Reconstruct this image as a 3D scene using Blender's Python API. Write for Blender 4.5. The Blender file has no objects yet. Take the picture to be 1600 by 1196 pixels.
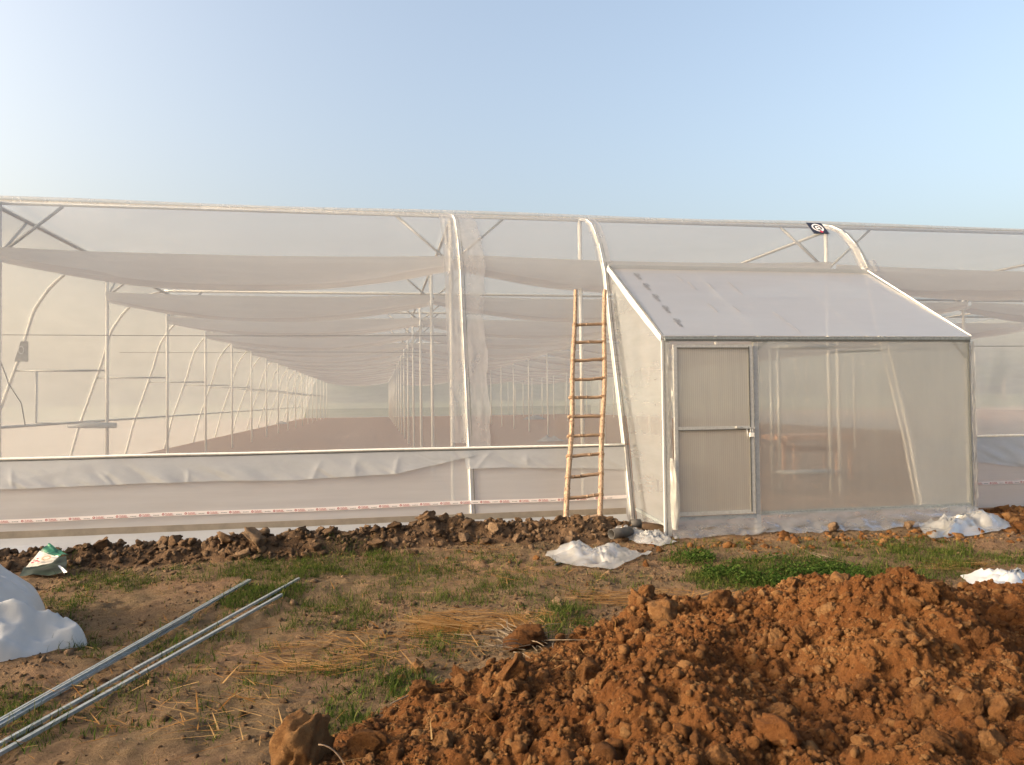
import bpy, math, random
import numpy as np
from mathutils import Vector, Matrix

random.seed(7)
RNG = np.random.default_rng(11)
sc = bpy.context.scene
COL = sc.collection
R = math.radians

# ------------------------------------------------------------------ camera
F = 1190.0                       # focal length in pixels of the 1600 px wide photograph
YAW, PITCH, ROLL = R(10.0), R(1.35), R(-0.72)
CAM = Vector((0.0, 0.0, 1.5))
_fw = Vector((math.sin(YAW) * math.cos(PITCH), math.cos(YAW) * math.cos(PITCH), math.sin(PITCH)))
_rt = Vector((math.cos(YAW), -math.sin(YAW), 0.0))
_up = _rt.cross(_fw)
_q = Matrix.Rotation(-ROLL, 3, _fw)
_rt, _up = _q @ _rt, _q @ _up
cam_d = bpy.data.cameras.new('camera')
cam_d.sensor_width = 36.0
cam_d.lens = 36.0 * F / 1600.0
cam_d.clip_start, cam_d.clip_end = 0.05, 4000.0
cam = bpy.data.objects.new('camera', cam_d)
cam.matrix_world = Matrix(((_rt.x, _up.x, -_fw.x, CAM.x), (_rt.y, _up.y, -_fw.y, CAM.y),
                           (_rt.z, _up.z, -_fw.z, CAM.z), (0, 0, 0, 1)))
COL.objects.link(cam)
sc.camera = cam


def at(px, py, z=0.0):
    """World point where the sight line of a photograph pixel meets height z."""
    d = _fw + _rt * ((px - 800.0) / F) + _up * ((598.0 - py) / F)
    t = (z - CAM.z) / d.z
    return CAM + d * t


# ------------------------------------------------------------------ light
SUN_AZ, SUN_EL = R(-96.0), R(16.0)          # azimuth from +Y, clockwise; elevation
sun_dir = Vector((math.sin(SUN_AZ) * math.cos(SUN_EL), math.cos(SUN_AZ) * math.cos(SUN_EL), math.sin(SUN_EL)))
world = bpy.data.worlds.new('World')
sc.world = world
world.use_nodes = True
wn = world.node_tree.nodes
wl = world.node_tree.links
wn.clear()
sky = wn.new('ShaderNodeTexSky')
sky.sky_type = 'NISHITA'
sky.sun_disc = False
sky.sun_elevation = SUN_EL
sky.sun_rotation = SUN_AZ
sky.altitude = 100.0
sky.air_density = 1.0
sky.dust_density = 10.0
sky.ozone_density = 0.0
bg = wn.new('ShaderNodeBackground')
bg.inputs['Strength'].default_value = 0.15
wo = wn.new('ShaderNodeOutputWorld')
wl.new(sky.outputs[0], bg.inputs['Color'])
wl.new(bg.outputs[0], wo.inputs['Surface'])

sun_l = bpy.data.lights.new('sun', 'SUN')
sun_l.energy = 1.15
sun_l.angle = R(4.0)
sun_l.color = (1.0, 0.91, 0.79)
sun = bpy.data.objects.new('sun', sun_l)
sun.rotation_euler = sun_dir.to_track_quat('Z', 'Y').to_euler()
sun.location = (-20, -10, 12)
COL.objects.link(sun)

sc.view_settings.view_transform = 'Standard'
sc.view_settings.look = 'None'
sc.view_settings.exposure = 1.68
sc.view_settings.gamma = 1.0
sc.view_settings.use_curve_mapping = False
sc.render.engine = 'CYCLES'
sc.cycles.transparent_max_bounces = 40
sc.cycles.max_bounces = 10
sc.cycles.transmission_bounces = 10
sc.cycles.use_denoising = True


# ------------------------------------------------------------------ materials
def new_mat(name):
    m = bpy.data.materials.new(name)
    m.use_nodes = True
    nt = m.node_tree
    nt.nodes.clear()
    return m, nt.nodes, nt.links, nt.nodes.new('ShaderNodeOutputMaterial')


def ramp(n, stops):
    r = n.new('ShaderNodeValToRGB')
    e = r.color_ramp.elements
    e[0].position, e[0].color = stops[0][0], (*stops[0][1], 1)
    e[1].position, e[1].color = stops[-1][0], (*stops[-1][1], 1)
    for p, c in stops[1:-1]:
        k = e.new(p)
        k.color = (*c, 1)
    return r


def noise(n, l, scale, detail=4, rough=0.55, vec=None):
    t = n.new('ShaderNodeTexNoise')
    t.inputs['Scale'].default_value = scale
    t.inputs['Detail'].default_value = detail
    t.inputs['Roughness'].default_value = rough
    if vec is not None:
        l.new(vec, t.inputs['Vector'])
    return t


def soil_mat(name, dark, mid, pale, bump=0.5, scale=60.0, island=False, objrand=False):
    m, n, l, out = new_mat(name)
    geo = n.new('ShaderNodeNewGeometry')
    b = n.new('ShaderNodeBsdfPrincipled')
    b.inputs['Roughness'].default_value = 0.95
    b.inputs['Specular IOR Level'].default_value = 0.12
    a1 = noise(n, l, 2.3, 3, 0.6, geo.outputs['Position'])
    a2 = noise(n, l, 22.0, 6, 0.7, geo.outputs['Position'])
    mx = n.new('ShaderNodeMath')
    mx.operation = 'MULTIPLY_ADD'
    mx.inputs[1].default_value = 0.5
    l.new(a1.outputs[0], mx.inputs[0])
    h = n.new('ShaderNodeMath')
    h.operation = 'MULTIPLY'
    h.inputs[1].default_value = 0.5
    l.new(a2.outputs[0], h.inputs[0])
    l.new(h.outputs[0], mx.inputs[2])
    src = mx.outputs[0]
    if island or objrand:
        if island:
            rnd = geo.outputs['Random Per Island']
        else:
            rnd = n.new('ShaderNodeObjectInfo').outputs['Random']
        ad = n.new('ShaderNodeMath')
        ad.operation = 'MULTIPLY_ADD'
        ad.inputs[1].default_value = 0.36
        l.new(rnd, ad.inputs[0])
        sb = n.new('ShaderNodeMath')
        sb.operation = 'SUBTRACT'
        sb.inputs[1].default_value = 0.18
        l.new(src, sb.inputs[0])
        l.new(sb.outputs[0], ad.inputs[2])
        src = ad.outputs[0]
    r = ramp(n, [(0.26, dark), (0.5, mid), (0.76, pale)])
    l.new(src, r.inputs[0])
    l.new(r.outputs[0], b.inputs['Base Color'])
    f = noise(n, l, scale, 8, 0.75, geo.outputs['Position'])
    bp = n.new('ShaderNodeBump')
    bp.inputs['Strength'].default_value = bump
    bp.inputs['Distance'].default_value = 0.03
    l.new(f.outputs[0], bp.inputs['Height'])
    l.new(bp.outputs[0], b.inputs['Normal'])
    l.new(b.outputs[0], out.inputs['Surface'])
    return m


def film_mat(name, clear, tint=(0.84, 0.83, 0.80), front=0.45, streak=0.0, gloss=0.06, rough=0.25, variation=0.1,
             vscale=(0.5, 0.5, 3.0), blur=0.0, bump=0.0, flute=0.0):
    """Plastic film: part clear, part milky (scattering both ways), with a thin sheen."""
    m, n, l, out = new_mat(name)
    geo = n.new('ShaderNodeNewGeometry')
    mp = n.new('ShaderNodeMapping')
    mp.inputs['Scale'].default_value = vscale
    l.new(geo.outputs['Position'], mp.inputs['Vector'])
    nz = noise(n, l, 1.3, 5, 0.6, mp.outputs[0])
    tr = n.new('ShaderNodeBsdfTransparent')
    tr.inputs[0].default_value = (0.97, 0.965, 0.955, 1)
    di = n.new('ShaderNodeBsdfDiffuse')
    di.inputs[0].default_value = (*tint, 1)
    tl = n.new('ShaderNodeBsdfTranslucent')
    tl.inputs[0].default_value = (*tint, 1)
    milk = n.new('ShaderNodeMixShader')
    milk.inputs[0].default_value = 1.0 - front
    l.new(di.outputs[0], milk.inputs[1])
    l.new(tl.outputs[0], milk.inputs[2])
    fac = n.new('ShaderNodeMapRange')
    fac.inputs['From Min'].default_value = 0.3
    fac.inputs['From Max'].default_value = 0.7
    fac.inputs['To Min'].default_value = clear - variation
    fac.inputs['To Max'].default_value = clear + variation
    l.new(nz.outputs[0], fac.inputs[0])
    facs = fac.outputs[0]
    if flute > 0:
        wv = n.new('ShaderNodeTexWave')
        wv.bands_direction = 'X'
        wv.inputs['Scale'].default_value = flute
        wv.inputs['Distortion'].default_value = 0.6
        l.new(geo.outputs['Position'], wv.inputs['Vector'])
        fm = n.new('ShaderNodeMath')
        fm.operation = 'MULTIPLY_ADD'
        fm.inputs[1].default_value = 0.07
        l.new(wv.outputs[0], fm.inputs[0])
        l.new(fac.outputs[0], fm.inputs[2])
        facs = fm.outputs[0]
    see = tr.outputs[0]
    if blur > 0:
        rf = n.new('ShaderNodeBsdfRefraction')
        rf.inputs['IOR'].default_value = 1.06
        rf.inputs['Roughness'].default_value = blur
        rf.inputs[0].default_value = (0.96, 0.95, 0.94, 1)
        bm = n.new('ShaderNodeMixShader')
        bm.inputs[0].default_value = 0.55
        l.new(tr.outputs[0], bm.inputs[1])
        l.new(rf.outputs[0], bm.inputs[2])
        see = bm.outputs[0]
    mix = n.new('ShaderNodeMixShader')
    l.new(facs, mix.inputs[0])
    l.new(milk.outputs[0], mix.inputs[1])
    l.new(see, mix.inputs[2])
    gl = n.new('ShaderNodeBsdfGlossy')
    gl.inputs['Roughness'].default_value = rough
    gl.inputs[0].default_value = (0.95, 0.95, 0.95, 1)
    lw = n.new('ShaderNodeLayerWeight')
    lw.inputs['Blend'].default_value = 0.25
    mu = n.new('ShaderNodeMath')
    mu.operation = 'MULTIPLY_ADD'
    mu.inputs[1].default_value = 0.25
    mu.inputs[2].default_value = gloss * 0.5
    l.new(lw.outputs['Fresnel'], mu.inputs[0])
    top = n.new('ShaderNodeMixShader')
    l.new(mu.outputs[0], top.inputs[0])
    l.new(mix.outputs[0], top.inputs[1])
    l.new(gl.outputs[0], top.inputs[2])
    if bump > 0:
        wr = noise(n, l, 3.0, 6, 0.6, mp.outputs[0])
        bp = n.new('ShaderNodeBump')
        bp.inputs['Strength'].default_value = bump
        bp.inputs['Distance'].default_value = 0.03
        l.new(wr.outputs[0], bp.inputs['Height'])
        for s in (di, tl, gl):
            l.new(bp.outputs[0], s.inputs['Normal'])
    l.new(top.outputs[0], out.inputs['Surface'])
    return m


def solid(name, col, rough=0.6, metal=0.0, var=0.12, scale=18.0, bump=0.0, spec=0.4, stretch=None, col2=None):
    m, n, l, out = new_mat(name)
    b = n.new('ShaderNodeBsdfPrincipled')
    b.inputs['Roughness'].default_value = rough
    b.inputs['Metallic'].default_value = metal
    b.inputs['Specular IOR Level'].default_value = spec
    tc = n.new('ShaderNodeTexCoord')
    vec = tc.outputs['Object']
    if stretch:
        mp = n.new('ShaderNodeMapping')
        mp.inputs['Scale'].default_value = stretch
        l.new(vec, mp.inputs[0])
        vec = mp.outputs[0]
    nz = noise(n, l, scale, 5, 0.65, vec)
    c2 = col2 or tuple(min(1, c * (1 + var * 1.5)) for c in col)
    r = ramp(n, [(0.3, tuple(c * (1 - var * 1.6) for c in col)), (0.5, col), (0.72, c2)])
    l.new(nz.outputs[0], r.inputs[0])
    l.new(r.outputs[0], b.inputs['Base Color'])
    if bump:
        bp = n.new('ShaderNodeBump')
        bp.inputs['Strength'].default_value = bump
        bp.inputs['Distance'].default_value = 0.01
        l.new(nz.outputs[0], bp.inputs['Height'])
        l.new(bp.outputs[0], b.inputs['Normal'])
    l.new(b.outputs[0], out.inputs['Surface'])
    return m


def blade_mat(name, c0, c1, c2, trans=0.3):
    m, n, l, out = new_mat(name)
    geo = n.new('ShaderNodeNewGeometry')
    r = ramp(n, [(0.0, c0), (0.55, c1), (1.0, c2)])
    l.new(geo.outputs['Random Per Island'], r.inputs[0])
    d = n.new('ShaderNodeBsdfDiffuse')
    t = n.new('ShaderNodeBsdfTranslucent')
    l.new(r.outputs[0], d.inputs[0])
    l.new(r.outputs[0], t.inputs[0])
    mx = n.new('ShaderNodeMixShader')
    mx.inputs[0].default_value = trans
    l.new(d.outputs[0], mx.inputs[1])
    l.new(t.outputs[0], mx.inputs[2])
    l.new(mx.outputs[0], out.inputs['Surface'])
    return m


def ground_mat():
    m, n, l, out = new_mat('ground_soil')
    geo = n.new('ShaderNodeNewGeometry')
    sp = n.new('ShaderNodeSeparateXYZ')
    l.new(geo.outputs['Position'], sp.inputs[0])
    b = n.new('ShaderNodeBsdfPrincipled')
    b.inputs['Roughness'].default_value = 0.95
    b.inputs['Specular IOR Level'].default_value = 0.1
    a = noise(n, l, 0.8, 6, 0.65, geo.outputs['Position'])
    c = noise(n, l, 9.0, 8, 0.75, geo.outputs['Position'])
    yard = ramp(n, [(0.32, (0.0905, 0.0600, 0.0381)), (0.5, (0.1652, 0.1102, 0.0701)), (0.68, (0.2452, 0.1689, 0.1130))])
    patch = ramp(n, [(0.42, (0.1349, 0.1011, 0.0494)), (0.62, (0.2463, 0.1385, 0.0769))])
    l.new(a.outputs[0], patch.inputs[0])
    fine = noise(n, l, 70.0, 6, 0.8, geo.outputs['Position'])
    cc = n.new('ShaderNodeMath')
    cc.operation = 'MULTIPLY_ADD'
    cc.inputs[1].default_value = 0.75
    l.new(fine.outputs[0], cc.inputs[0])
    cs = n.new('ShaderNodeMath')
    cs.operation = 'MULTIPLY_ADD'
    cs.inputs[1].default_value = 0.75
    cs.inputs[2].default_value = -0.25
    l.new(c.outputs[0], cs.inputs[0])
    l.new(cs.outputs[0], cc.inputs[2])
    l.new(cc.outputs[0], yard.inputs[0])
    mx = n.new('ShaderNodeMix')
    mx.data_type = 'RGBA'
    mx.inputs[0].default_value = 0.38
    l.new(yard.outputs[0], mx.inputs[6])
    l.new(patch.outputs[0], mx.inputs[7])
    floor = ramp(n, [(0.3, (0.2932, 0.1872, 0.1323)), (0.7, (0.4105, 0.2783, 0.2010))])
    l.new(c.outputs[0], floor.inputs[0])
    field = ramp(n, [(0.35, (0.10, 0.12, 0.05)), (0.65, (0.18, 0.18, 0.08))])
    l.new(a.outputs[0], field.inputs[0])

    def step(src, lo, hi):
        k = n.new('ShaderNodeMapRange')
        k.inputs['From Min'].default_value = lo
        k.inputs['From Max'].default_value = hi
        l.new(src, k.inputs[0])
        return k.outputs[0]

    m2 = n.new('ShaderNodeMix')
    m2.data_type = 'RGBA'
    l.new(step(sp.outputs['Y'], 8.7, 9.2), m2.inputs[0])
    l.new(mx.outputs[2], m2.inputs[6])
    l.new(floor.outputs[0], m2.inputs[7])
    m3 = n.new('ShaderNodeMix')
    m3.data_type = 'RGBA'
    l.new(step(sp.outputs['Y'], 79.0, 82.0), m3.inputs[0])
    l.new(m2.outputs[2], m3.inputs[6])
    l.new(field.outputs[0], m3.inputs[7])
    l.new(m3.outputs[2], b.inputs['Base Color'])
    f = noise(n, l, 45.0, 9, 0.75, geo.outputs['Position'])
    bp = n.new('ShaderNodeBump')
    bp.inputs['Strength'].default_value = 1.0
    bp.inputs['Distance'].default_value = 0.045
    l.new(f.outputs[0], bp.inputs['Height'])
    l.new(bp.outputs[0], b.inputs['Normal'])
    l.new(b.outputs[0], out.inputs['Surface'])
    return m


M = {
    'ground': ground_mat(),
    'heap': soil_mat('orange_soil', (0.0616, 0.0234, 0.0074), (0.1394, 0.0553, 0.0173), (0.2138, 0.1009, 0.0359), 1.0, 70),
    'heap_clod': soil_mat('orange_clods', (0.0749, 0.0304, 0.0103), (0.1639, 0.0733, 0.0260), (0.2495, 0.1340, 0.0558), 1.0, 80, island=True),
    'heap_block': soil_mat('orange_blocks', (0.0773, 0.0321, 0.0112), (0.1610, 0.0740, 0.0273), (0.2383, 0.1326, 0.0592), 1.0, 70, objrand=True),
    'bank': soil_mat('brown_soil', (0.0462, 0.0264, 0.0145), (0.1023, 0.0620, 0.0356), (0.1716, 0.1122, 0.0686), 0.8, 50),
    'bank_clod': soil_mat('brown_clods', (0.0495, 0.0290, 0.0158), (0.1089, 0.0673, 0.0396), (0.1848, 0.1254, 0.0792), 0.8, 60, island=True),
    'bank_block': soil_mat('brown_blocks', (0.0561, 0.0330, 0.0185), (0.1188, 0.0739, 0.0436), (0.1980, 0.1353, 0.0858), 0.8, 45, objrand=True),
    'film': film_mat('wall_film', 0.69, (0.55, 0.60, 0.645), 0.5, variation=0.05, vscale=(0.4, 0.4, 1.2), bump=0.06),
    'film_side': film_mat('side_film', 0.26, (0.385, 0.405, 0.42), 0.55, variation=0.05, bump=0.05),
    'film_low': film_mat('lower_net', 0.44, (0.62, 0.645, 0.67), 0.6, variation=0.05, gloss=0.10, rough=0.32, vscale=(0.35, 0.35, 6.0), bump=0.10),
    'film_end': film_mat('end_film', 0.30, (0.80, 0.83, 0.80), 0.5, variation=0.04),
    'film_roof': film_mat('roof_film', 0.36, (0.54, 0.60, 0.66), 0.4, variation=0.04),
    'skirt': film_mat('skirt_film', 0.24, (0.52, 0.535, 0.55), 0.6, variation=0.06, gloss=0.10, vscale=(2.5, 1, 5.0), bump=0.14),
    'strip': film_mat('overlap_film', 0.60, (0.62, 0.61, 0.59), 0.55, variation=0.10, gloss=0.12, vscale=(3, 3, 1.2), bump=0.25),
    'curtain': film_mat('shade_cloth', 0.05, (0.76, 0.735, 0.71), 0.40, variation=0.05, gloss=0.0, vscale=(0.3, 2, 6.0), bump=0.10),
    'lobby': film_mat('lobby_film', 0.52, (0.46, 0.505, 0.52), 0.5, variation=0.04, gloss=0.10, rough=0.3, blur=0.22, vscale=(2.0, 1, 0.3)),
    'lobby_side': film_mat('lobby_side_film', 0.44, (0.48, 0.515, 0.54), 0.5, variation=0.08, gloss=0.08, blur=0.15, bump=0.25),
    'lobby_roof': film_mat('lobby_roof_film', 0.15, (0.45, 0.44, 0.42), 0.55, variation=0.04, gloss=0.08, bump=0.05),
    'base': film_mat('base_film', 0.56, (0.46, 0.46, 0.46), 0.55, variation=0.15, gloss=0.14, vscale=(2, 2, 4), bump=0.25),
    'door': film_mat('fluted_panel', 0.42, (0.54, 0.53, 0.50), 0.55, variation=0.05, gloss=0.10, rough=0.35, blur=0.22, flute=13.0, vscale=(6, 1, 0.5)),
    'loose': film_mat('loose_film', 0.36, (0.50, 0.50, 0.49), 0.6, variation=0.10, gloss=0.14, rough=0.25, vscale=(3, 3, 3), bump=0.25),
    'cover': film_mat('white_sheet', 0.03, (0.52, 0.53, 0.54), 0.72, variation=0.03, gloss=0.03, rough=0.4, vscale=(4, 4, 4), bump=0.12),
    'steel': solid('galvanised_steel', (0.48, 0.48, 0.47), 0.45, 0.35, 0.10, 30),
    'pipe': solid('white_pipe', (0.80, 0.78, 0.73), 0.5, 0.1, 0.06, 25),
    'zinc': solid('zinc_channel', (0.27, 0.30, 0.31), 0.5, 0.35, 0.18, 40),
    'dark_line': solid('dark_spring', (0.10, 0.105, 0.10), 0.6, 0.2),
    'wire': solid('thin_wire', (0.16, 0.15, 0.13), 0.7),
    'bamboo': solid('bamboo', (0.32, 0.222, 0.152), 0.65, 0, 0.55, 9, 0.4, 0.25, (7, 7, 2.4), (0.44, 0.335, 0.245)),
    'rung': solid('bamboo_rung', (0.24, 0.165, 0.11), 0.65, 0, 0.36, 10, 0.25, 0.3, (1, 6, 6)),
    'twine': solid('twine', (0.22, 0.14, 0.08), 0.9),
    'tape': solid('white_tape', (0.80, 0.74, 0.73), 0.5, 0, 0.04),
    'red_ink': solid('red_ink', (0.42, 0.10, 0.10), 0.6, 0, 0.03),
    'grey_ink': solid('grey_ink', (0.22, 0.21, 0.21), 0.6, 0, 0.03),
    'black_ink': solid('black_ink', (0.10, 0.10, 0.105), 0.6, 0, 0.03),
    'navy': solid('navy_board', (0.018, 0.020, 0.035), 0.5, 0, 0.1),
    'white': solid('white_paint', (0.78, 0.76, 0.75), 0.5, 0, 0.04),
    'red': solid('red_paint', (0.45, 0.03, 0.06), 0.5, 0, 0.04),
    'taupe': solid('taupe_band', (0.25, 0.215, 0.175), 0.7, 0, 0.12, 6),
    'dark_pipe': solid('dark_pipe', (0.055, 0.05, 0.046), 0.6, 0, 0.2),
    'plate': solid('grey_plate', (0.30, 0.29, 0.28), 0.6, 0, 0.1),
    'black': solid('black_plastic', (0.03, 0.03, 0.03), 0.5, 0, 0.2),
    'green': solid('green_print', (0.015, 0.12, 0.075), 0.45, 0, 0.5, 9, 0, 0.4, None, (0.08, 0.30, 0.14)),
    'bag_white': solid('bag_white', (0.42, 0.41, 0.385), 0.5, 0, 0.25, 14),
    'bag_dark': solid('bag_dark', (0.022, 0.035, 0.028), 0.45, 0, 0.4, 12),
    'wood': solid('pale_wood', (0.55, 0.33, 0.22), 0.7, 0, 0.15, 8, 0, 0.3, (1, 8, 8)),
    'grass': blade_mat('grass_blades', (0.024, 0.044, 0.009), (0.052, 0.082, 0.017), (0.13, 0.135, 0.042)),
    'clover': blade_mat('clover_leaves', (0.022, 0.046, 0.010), (0.042, 0.078, 0.016), (0.085, 0.12, 0.03)),
    'straw': blade_mat('straw_stalks', (0.20, 0.090, 0.028), (0.34, 0.175, 0.058), (0.50, 0.32, 0.14), 0.15),
    'twig': solid('grey_twig', (0.15, 0.115, 0.08), 0.85),
    'leaf': blade_mat('tree_leaves', (0.030, 0.055, 0.018), (0.050, 0.085, 0.028), (0.09, 0.12, 0.045)),
    'bark': solid('bark', (0.13, 0.10, 0.075), 0.9),
}


# ------------------------------------------------------------------ mesh helpers
class MB:
    def __init__(s):
        s.v, s.f = [], []

    def add(s, v, f):
        o = len(s.v)
        s.v += [tuple(p) for p in v]
        s.f += [tuple(i + o for i in q) for q in f]
        return s

    def box(s, x0, x1, y0, y1, z0, z1):
        v = [(x0, y0, z0), (x1, y0, z0), (x1, y1, z0), (x0, y1, z0), (x0, y0, z1), (x1, y0, z1), (x1, y1, z1), (x0, y1, z1)]
        return s.add(v, [(0, 3, 2, 1), (4, 5, 6, 7), (0, 1, 5, 4), (1, 2, 6, 5), (2, 3, 7, 6), (3, 0, 4, 7)])

    def tube(s, path, r, n=8, cap=True):
        path = [Vector(p) for p in path]
        rs = r if isinstance(r, (list, tuple)) else [r] * len(path)
        v, f = [], []
        nrm = None
        for i, p in enumerate(path):
            t = (path[min(i + 1, len(path) - 1)] - path[max(i - 1, 0)]).normalized()
            if nrm is None:
                nrm = t.cross(Vector((0, 0, 1)) if abs(t.z) < 0.9 else Vector((1, 0, 0))).normalized()
            else:
                nrm = (nrm - t * nrm.dot(t)).normalized()
            b = t.cross(nrm)
            for k in range(n):
                a = 2 * math.pi * k / n
                v.append(p + (nrm * math.cos(a) + b * math.sin(a)) * rs[i])
        for i in range(len(path) - 1):
            for k in range(n):
                k2 = (k + 1) % n
                f.append((i * n + k, i * n + k2, (i + 1) * n + k2, (i + 1) * n + k))
        if cap:
            f.append(tuple(reversed(range(n))))
            f.append(tuple(range((len(path) - 1) * n, len(path) * n)))
        return s.add(v, f)

    def bar(s, a, b, w, h, up=(0, 0, 1)):
        a, b, up = Vector(a), Vector(b), Vector(up)
        t = (b - a).normalized()
        sd = t.cross(up).normalized()
        u = sd.cross(t)
        v = []
        for p in (a, b):
            for i, j in ((-1, -1), (1, -1), (1, 1), (-1, 1)):
                v.append(p + sd * (i * w / 2) + u * (j * h / 2))
        return s.add(v, [(0, 1, 2, 3), (7, 6, 5, 4), (0, 4, 5, 1), (1, 5, 6, 2), (2, 6, 7, 3), (3, 7, 4, 0)])

    def mesh(s, name, mat, smooth=False):
        me = bpy.data.meshes.new(name)
        me.from_pydata(s.v, [], s.f)
        me.materials.append(M[mat] if isinstance(mat, str) else mat)
        if smooth:
            me.polygons.foreach_set('use_smooth', [True] * len(me.polygons))
        me.update()
        return me

    def build(s, name, mat, parent=None, smooth=False):
        return link(name, s.mesh(name, mat, smooth), parent)


def link(name, me, parent=None, loc=None):
    o = bpy.data.objects.new(name, me)
    COL.objects.link(o)
    if parent is not None:
        o.parent = parent
        p, off = parent, Vector((0, 0, 0))
        while p is not None:            # world-space geometry under parents that only translate
            off += p.location
            p = p.parent
        if loc is None:
            o.location = -off
        else:
            o.location = Vector(loc) - off
    elif loc is not None:
        o.location = loc
    return o


def np_mesh(name, verts, faces, mat, smooth=True):
    """verts (N,3) array, faces (M,k) array."""
    me = bpy.data.meshes.new(name)
    nv, nf, k = len(verts), len(faces), faces.shape[1]
    me.vertices.add(nv)
    me.vertices.foreach_set('co', np.ascontiguousarray(verts, dtype=np.float32).ravel())
    me.loops.add(nf * k)
    me.loops.foreach_set('vertex_index', np.ascontiguousarray(faces, dtype=np.int32).ravel())
    me.polygons.add(nf)
    me.polygons.foreach_set('loop_start', np.arange(nf, dtype=np.int32) * k)
    me.polygons.foreach_set('loop_total', np.full(nf, k, dtype=np.int32))
    me.materials.append(M[mat])
    me.update(calc_edges=True)
    me.validate()
    if smooth:
        me.polygons.foreach_set('use_smooth', np.ones(nf, dtype=bool))
    return me


def grid_faces(nu, nv):
    i = np.arange(nu - 1)[:, None] * nv + np.arange(nv - 1)[None, :]
    return np.stack([i, i + nv, i + nv + 1, i + 1], -1).reshape(-1, 4)


def sheet(name, P, mat, parent=None, smooth=True):
    """P: (nu,nv,3) array of world points."""
    nu, nv = P.shape[:2]
    return link(name, np_mesh(name, P.reshape(-1, 3), grid_faces(nu, nv), mat, smooth), parent)


def tag(o, label=None, cat=None, group=None, kind=None):
    if label: o['label'] = label
    if cat: o['category'] = cat
    if group: o['group'] = group
    if kind: o['kind'] = kind
    return o


def empty(name, loc, label, cat, group=None):
    o = bpy.data.objects.new(name, None)
    o.empty_display_size = 0.2
    o.location = loc
    COL.objects.link(o)
    return tag(o, label, cat, group)


# value noise on arrays
def _hash(i, j, s):
    h = (i.astype(np.int64) * 374761393 + j.astype(np.int64) * 668265263 + s * 1274126177) & 0x7fffffff
    h = ((h ^ (h >> 13)) * 1274126177) & 0x7fffffff
    return ((h ^ (h >> 16)) & 0xffff) / 65535.0


def vnoise(x, y, s=0):
    x, y = np.asarray(x, float), np.asarray(y, float)
    i, j = np.floor(x), np.floor(y)
    fx, fy = x - i, y - j
    fx, fy = fx * fx * (3 - 2 * fx), fy * fy * (3 - 2 * fy)
    a, b, c, d = _hash(i, j, s), _hash(i + 1, j, s), _hash(i, j + 1, s), _hash(i + 1, j + 1, s)
    return (a * (1 - fx) + b * fx) * (1 - fy) + (c * (1 - fx) + d * fx) * fy - 0.5


def fbm(x, y, s=0, octv=4, g=0.5):
    t, a = 0, 1.0
    for o in range(octv):
        t = t + a * vnoise(np.asarray(x) * 2 ** o + 17.3 * o, np.asarray(y) * 2 ** o - 9.1 * o, s + o)
        a *= g
    return t


def clods(x, y, cell, s):
    """Rounded lumps: height of the tallest sphere cap from a jittered grid."""
    x, y = np.asarray(x, float) / cell, np.asarray(y, float) / cell
    i, j = np.floor(x), np.floor(y)
    best = np.zeros_like(x)
    for di in (-1, 0, 1):
        for dj in (-1, 0, 1):
            a, b = i + di, j + dj
            cx, cy = a + _hash(a, b, s), b + _hash(a, b, s + 5)
            r = 0.35 + 0.5 * _hash(a, b, s + 9)
            d2 = (x - cx) ** 2 + (y - cy) ** 2
            best = np.maximum(best, np.sqrt(np.maximum(r * r - d2, 0)))
    return best * cell


# ------------------------------------------------------------------ terrain
# heap control points: photograph pixel, height of the surface there
HP = [(1410, 900, 0.56), (1402, 905, 0.55), (1418, 905, 0.54), (1385, 915, 0.41), (1450, 933, 0.31), (1510, 945, 0.17), (1560, 940, 0.22), (1620, 930, 0.28), (1700, 935, 0.28),
      (1040, 955, 0.15), (1075, 980, 0.20), (1130, 960, 0.15), (1190, 945, 0.11), (1250, 925, 0.13), (1320, 918, 0.24),
      (930, 990, 0.06), (860, 1030, 0.03), (800, 1045, 0.06), (700, 1085, 0.03), (600, 1120, 0.03), (520, 1160, 0.03), (470, 1190, 0.02),
      (1060, 1080, 0.28), (1100, 1040, 0.28), (1180, 1080, 0.15), (1230, 1040, 0.17), (1290, 1000, 0.23), (1380, 990, 0.33), (1450, 1010, 0.31),
      (1530, 990, 0.21), (1600, 1000, 0.25), (1500, 1100, 0.33), (1600, 1100, 0.31), (1350, 1100, 0.25), (1250, 1150, 0.17), (1150, 1180, 0.19),
      (1000, 1170, 0.22), (1050, 1196, 0.22), (900, 1120, 0.13), (900, 1190, 0.15), (780, 1130, 0.05), (780, 1190, 0.07), (650, 1180, 0.06),
      (1400, 1190, 0.29), (1550, 1190, 0.33), (1750, 1100, 0.31), (1750, 1000, 0.27), (1300, 1300, 0.21), (1600, 1300, 0.25), (1000, 1300, 0.13), (750, 1300, 0.02)]
H0 = [(400, 1150, 0), (380, 1300, 0), (480, 1110, 0), (560, 1060, 0), (680, 1030, 0), (780, 1000, 0), (880, 965, 0), (980, 925, 0), (1100, 925, 0),
      (1200, 910, 0), (1300, 895, 0), (1400, 872, 0), (1500, 892, 0), (1600, 888, 0), (1700, 890, 0), (1850, 900, 0), (850, 920, 0), (600, 950, 0), (1300, 860, 0)]
_hp = np.array([[*at(px, py, z).xy, z] for px, py, z in HP] + [[*at(px, py, z).xy, -0.10] for px, py, z in H0])


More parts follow.
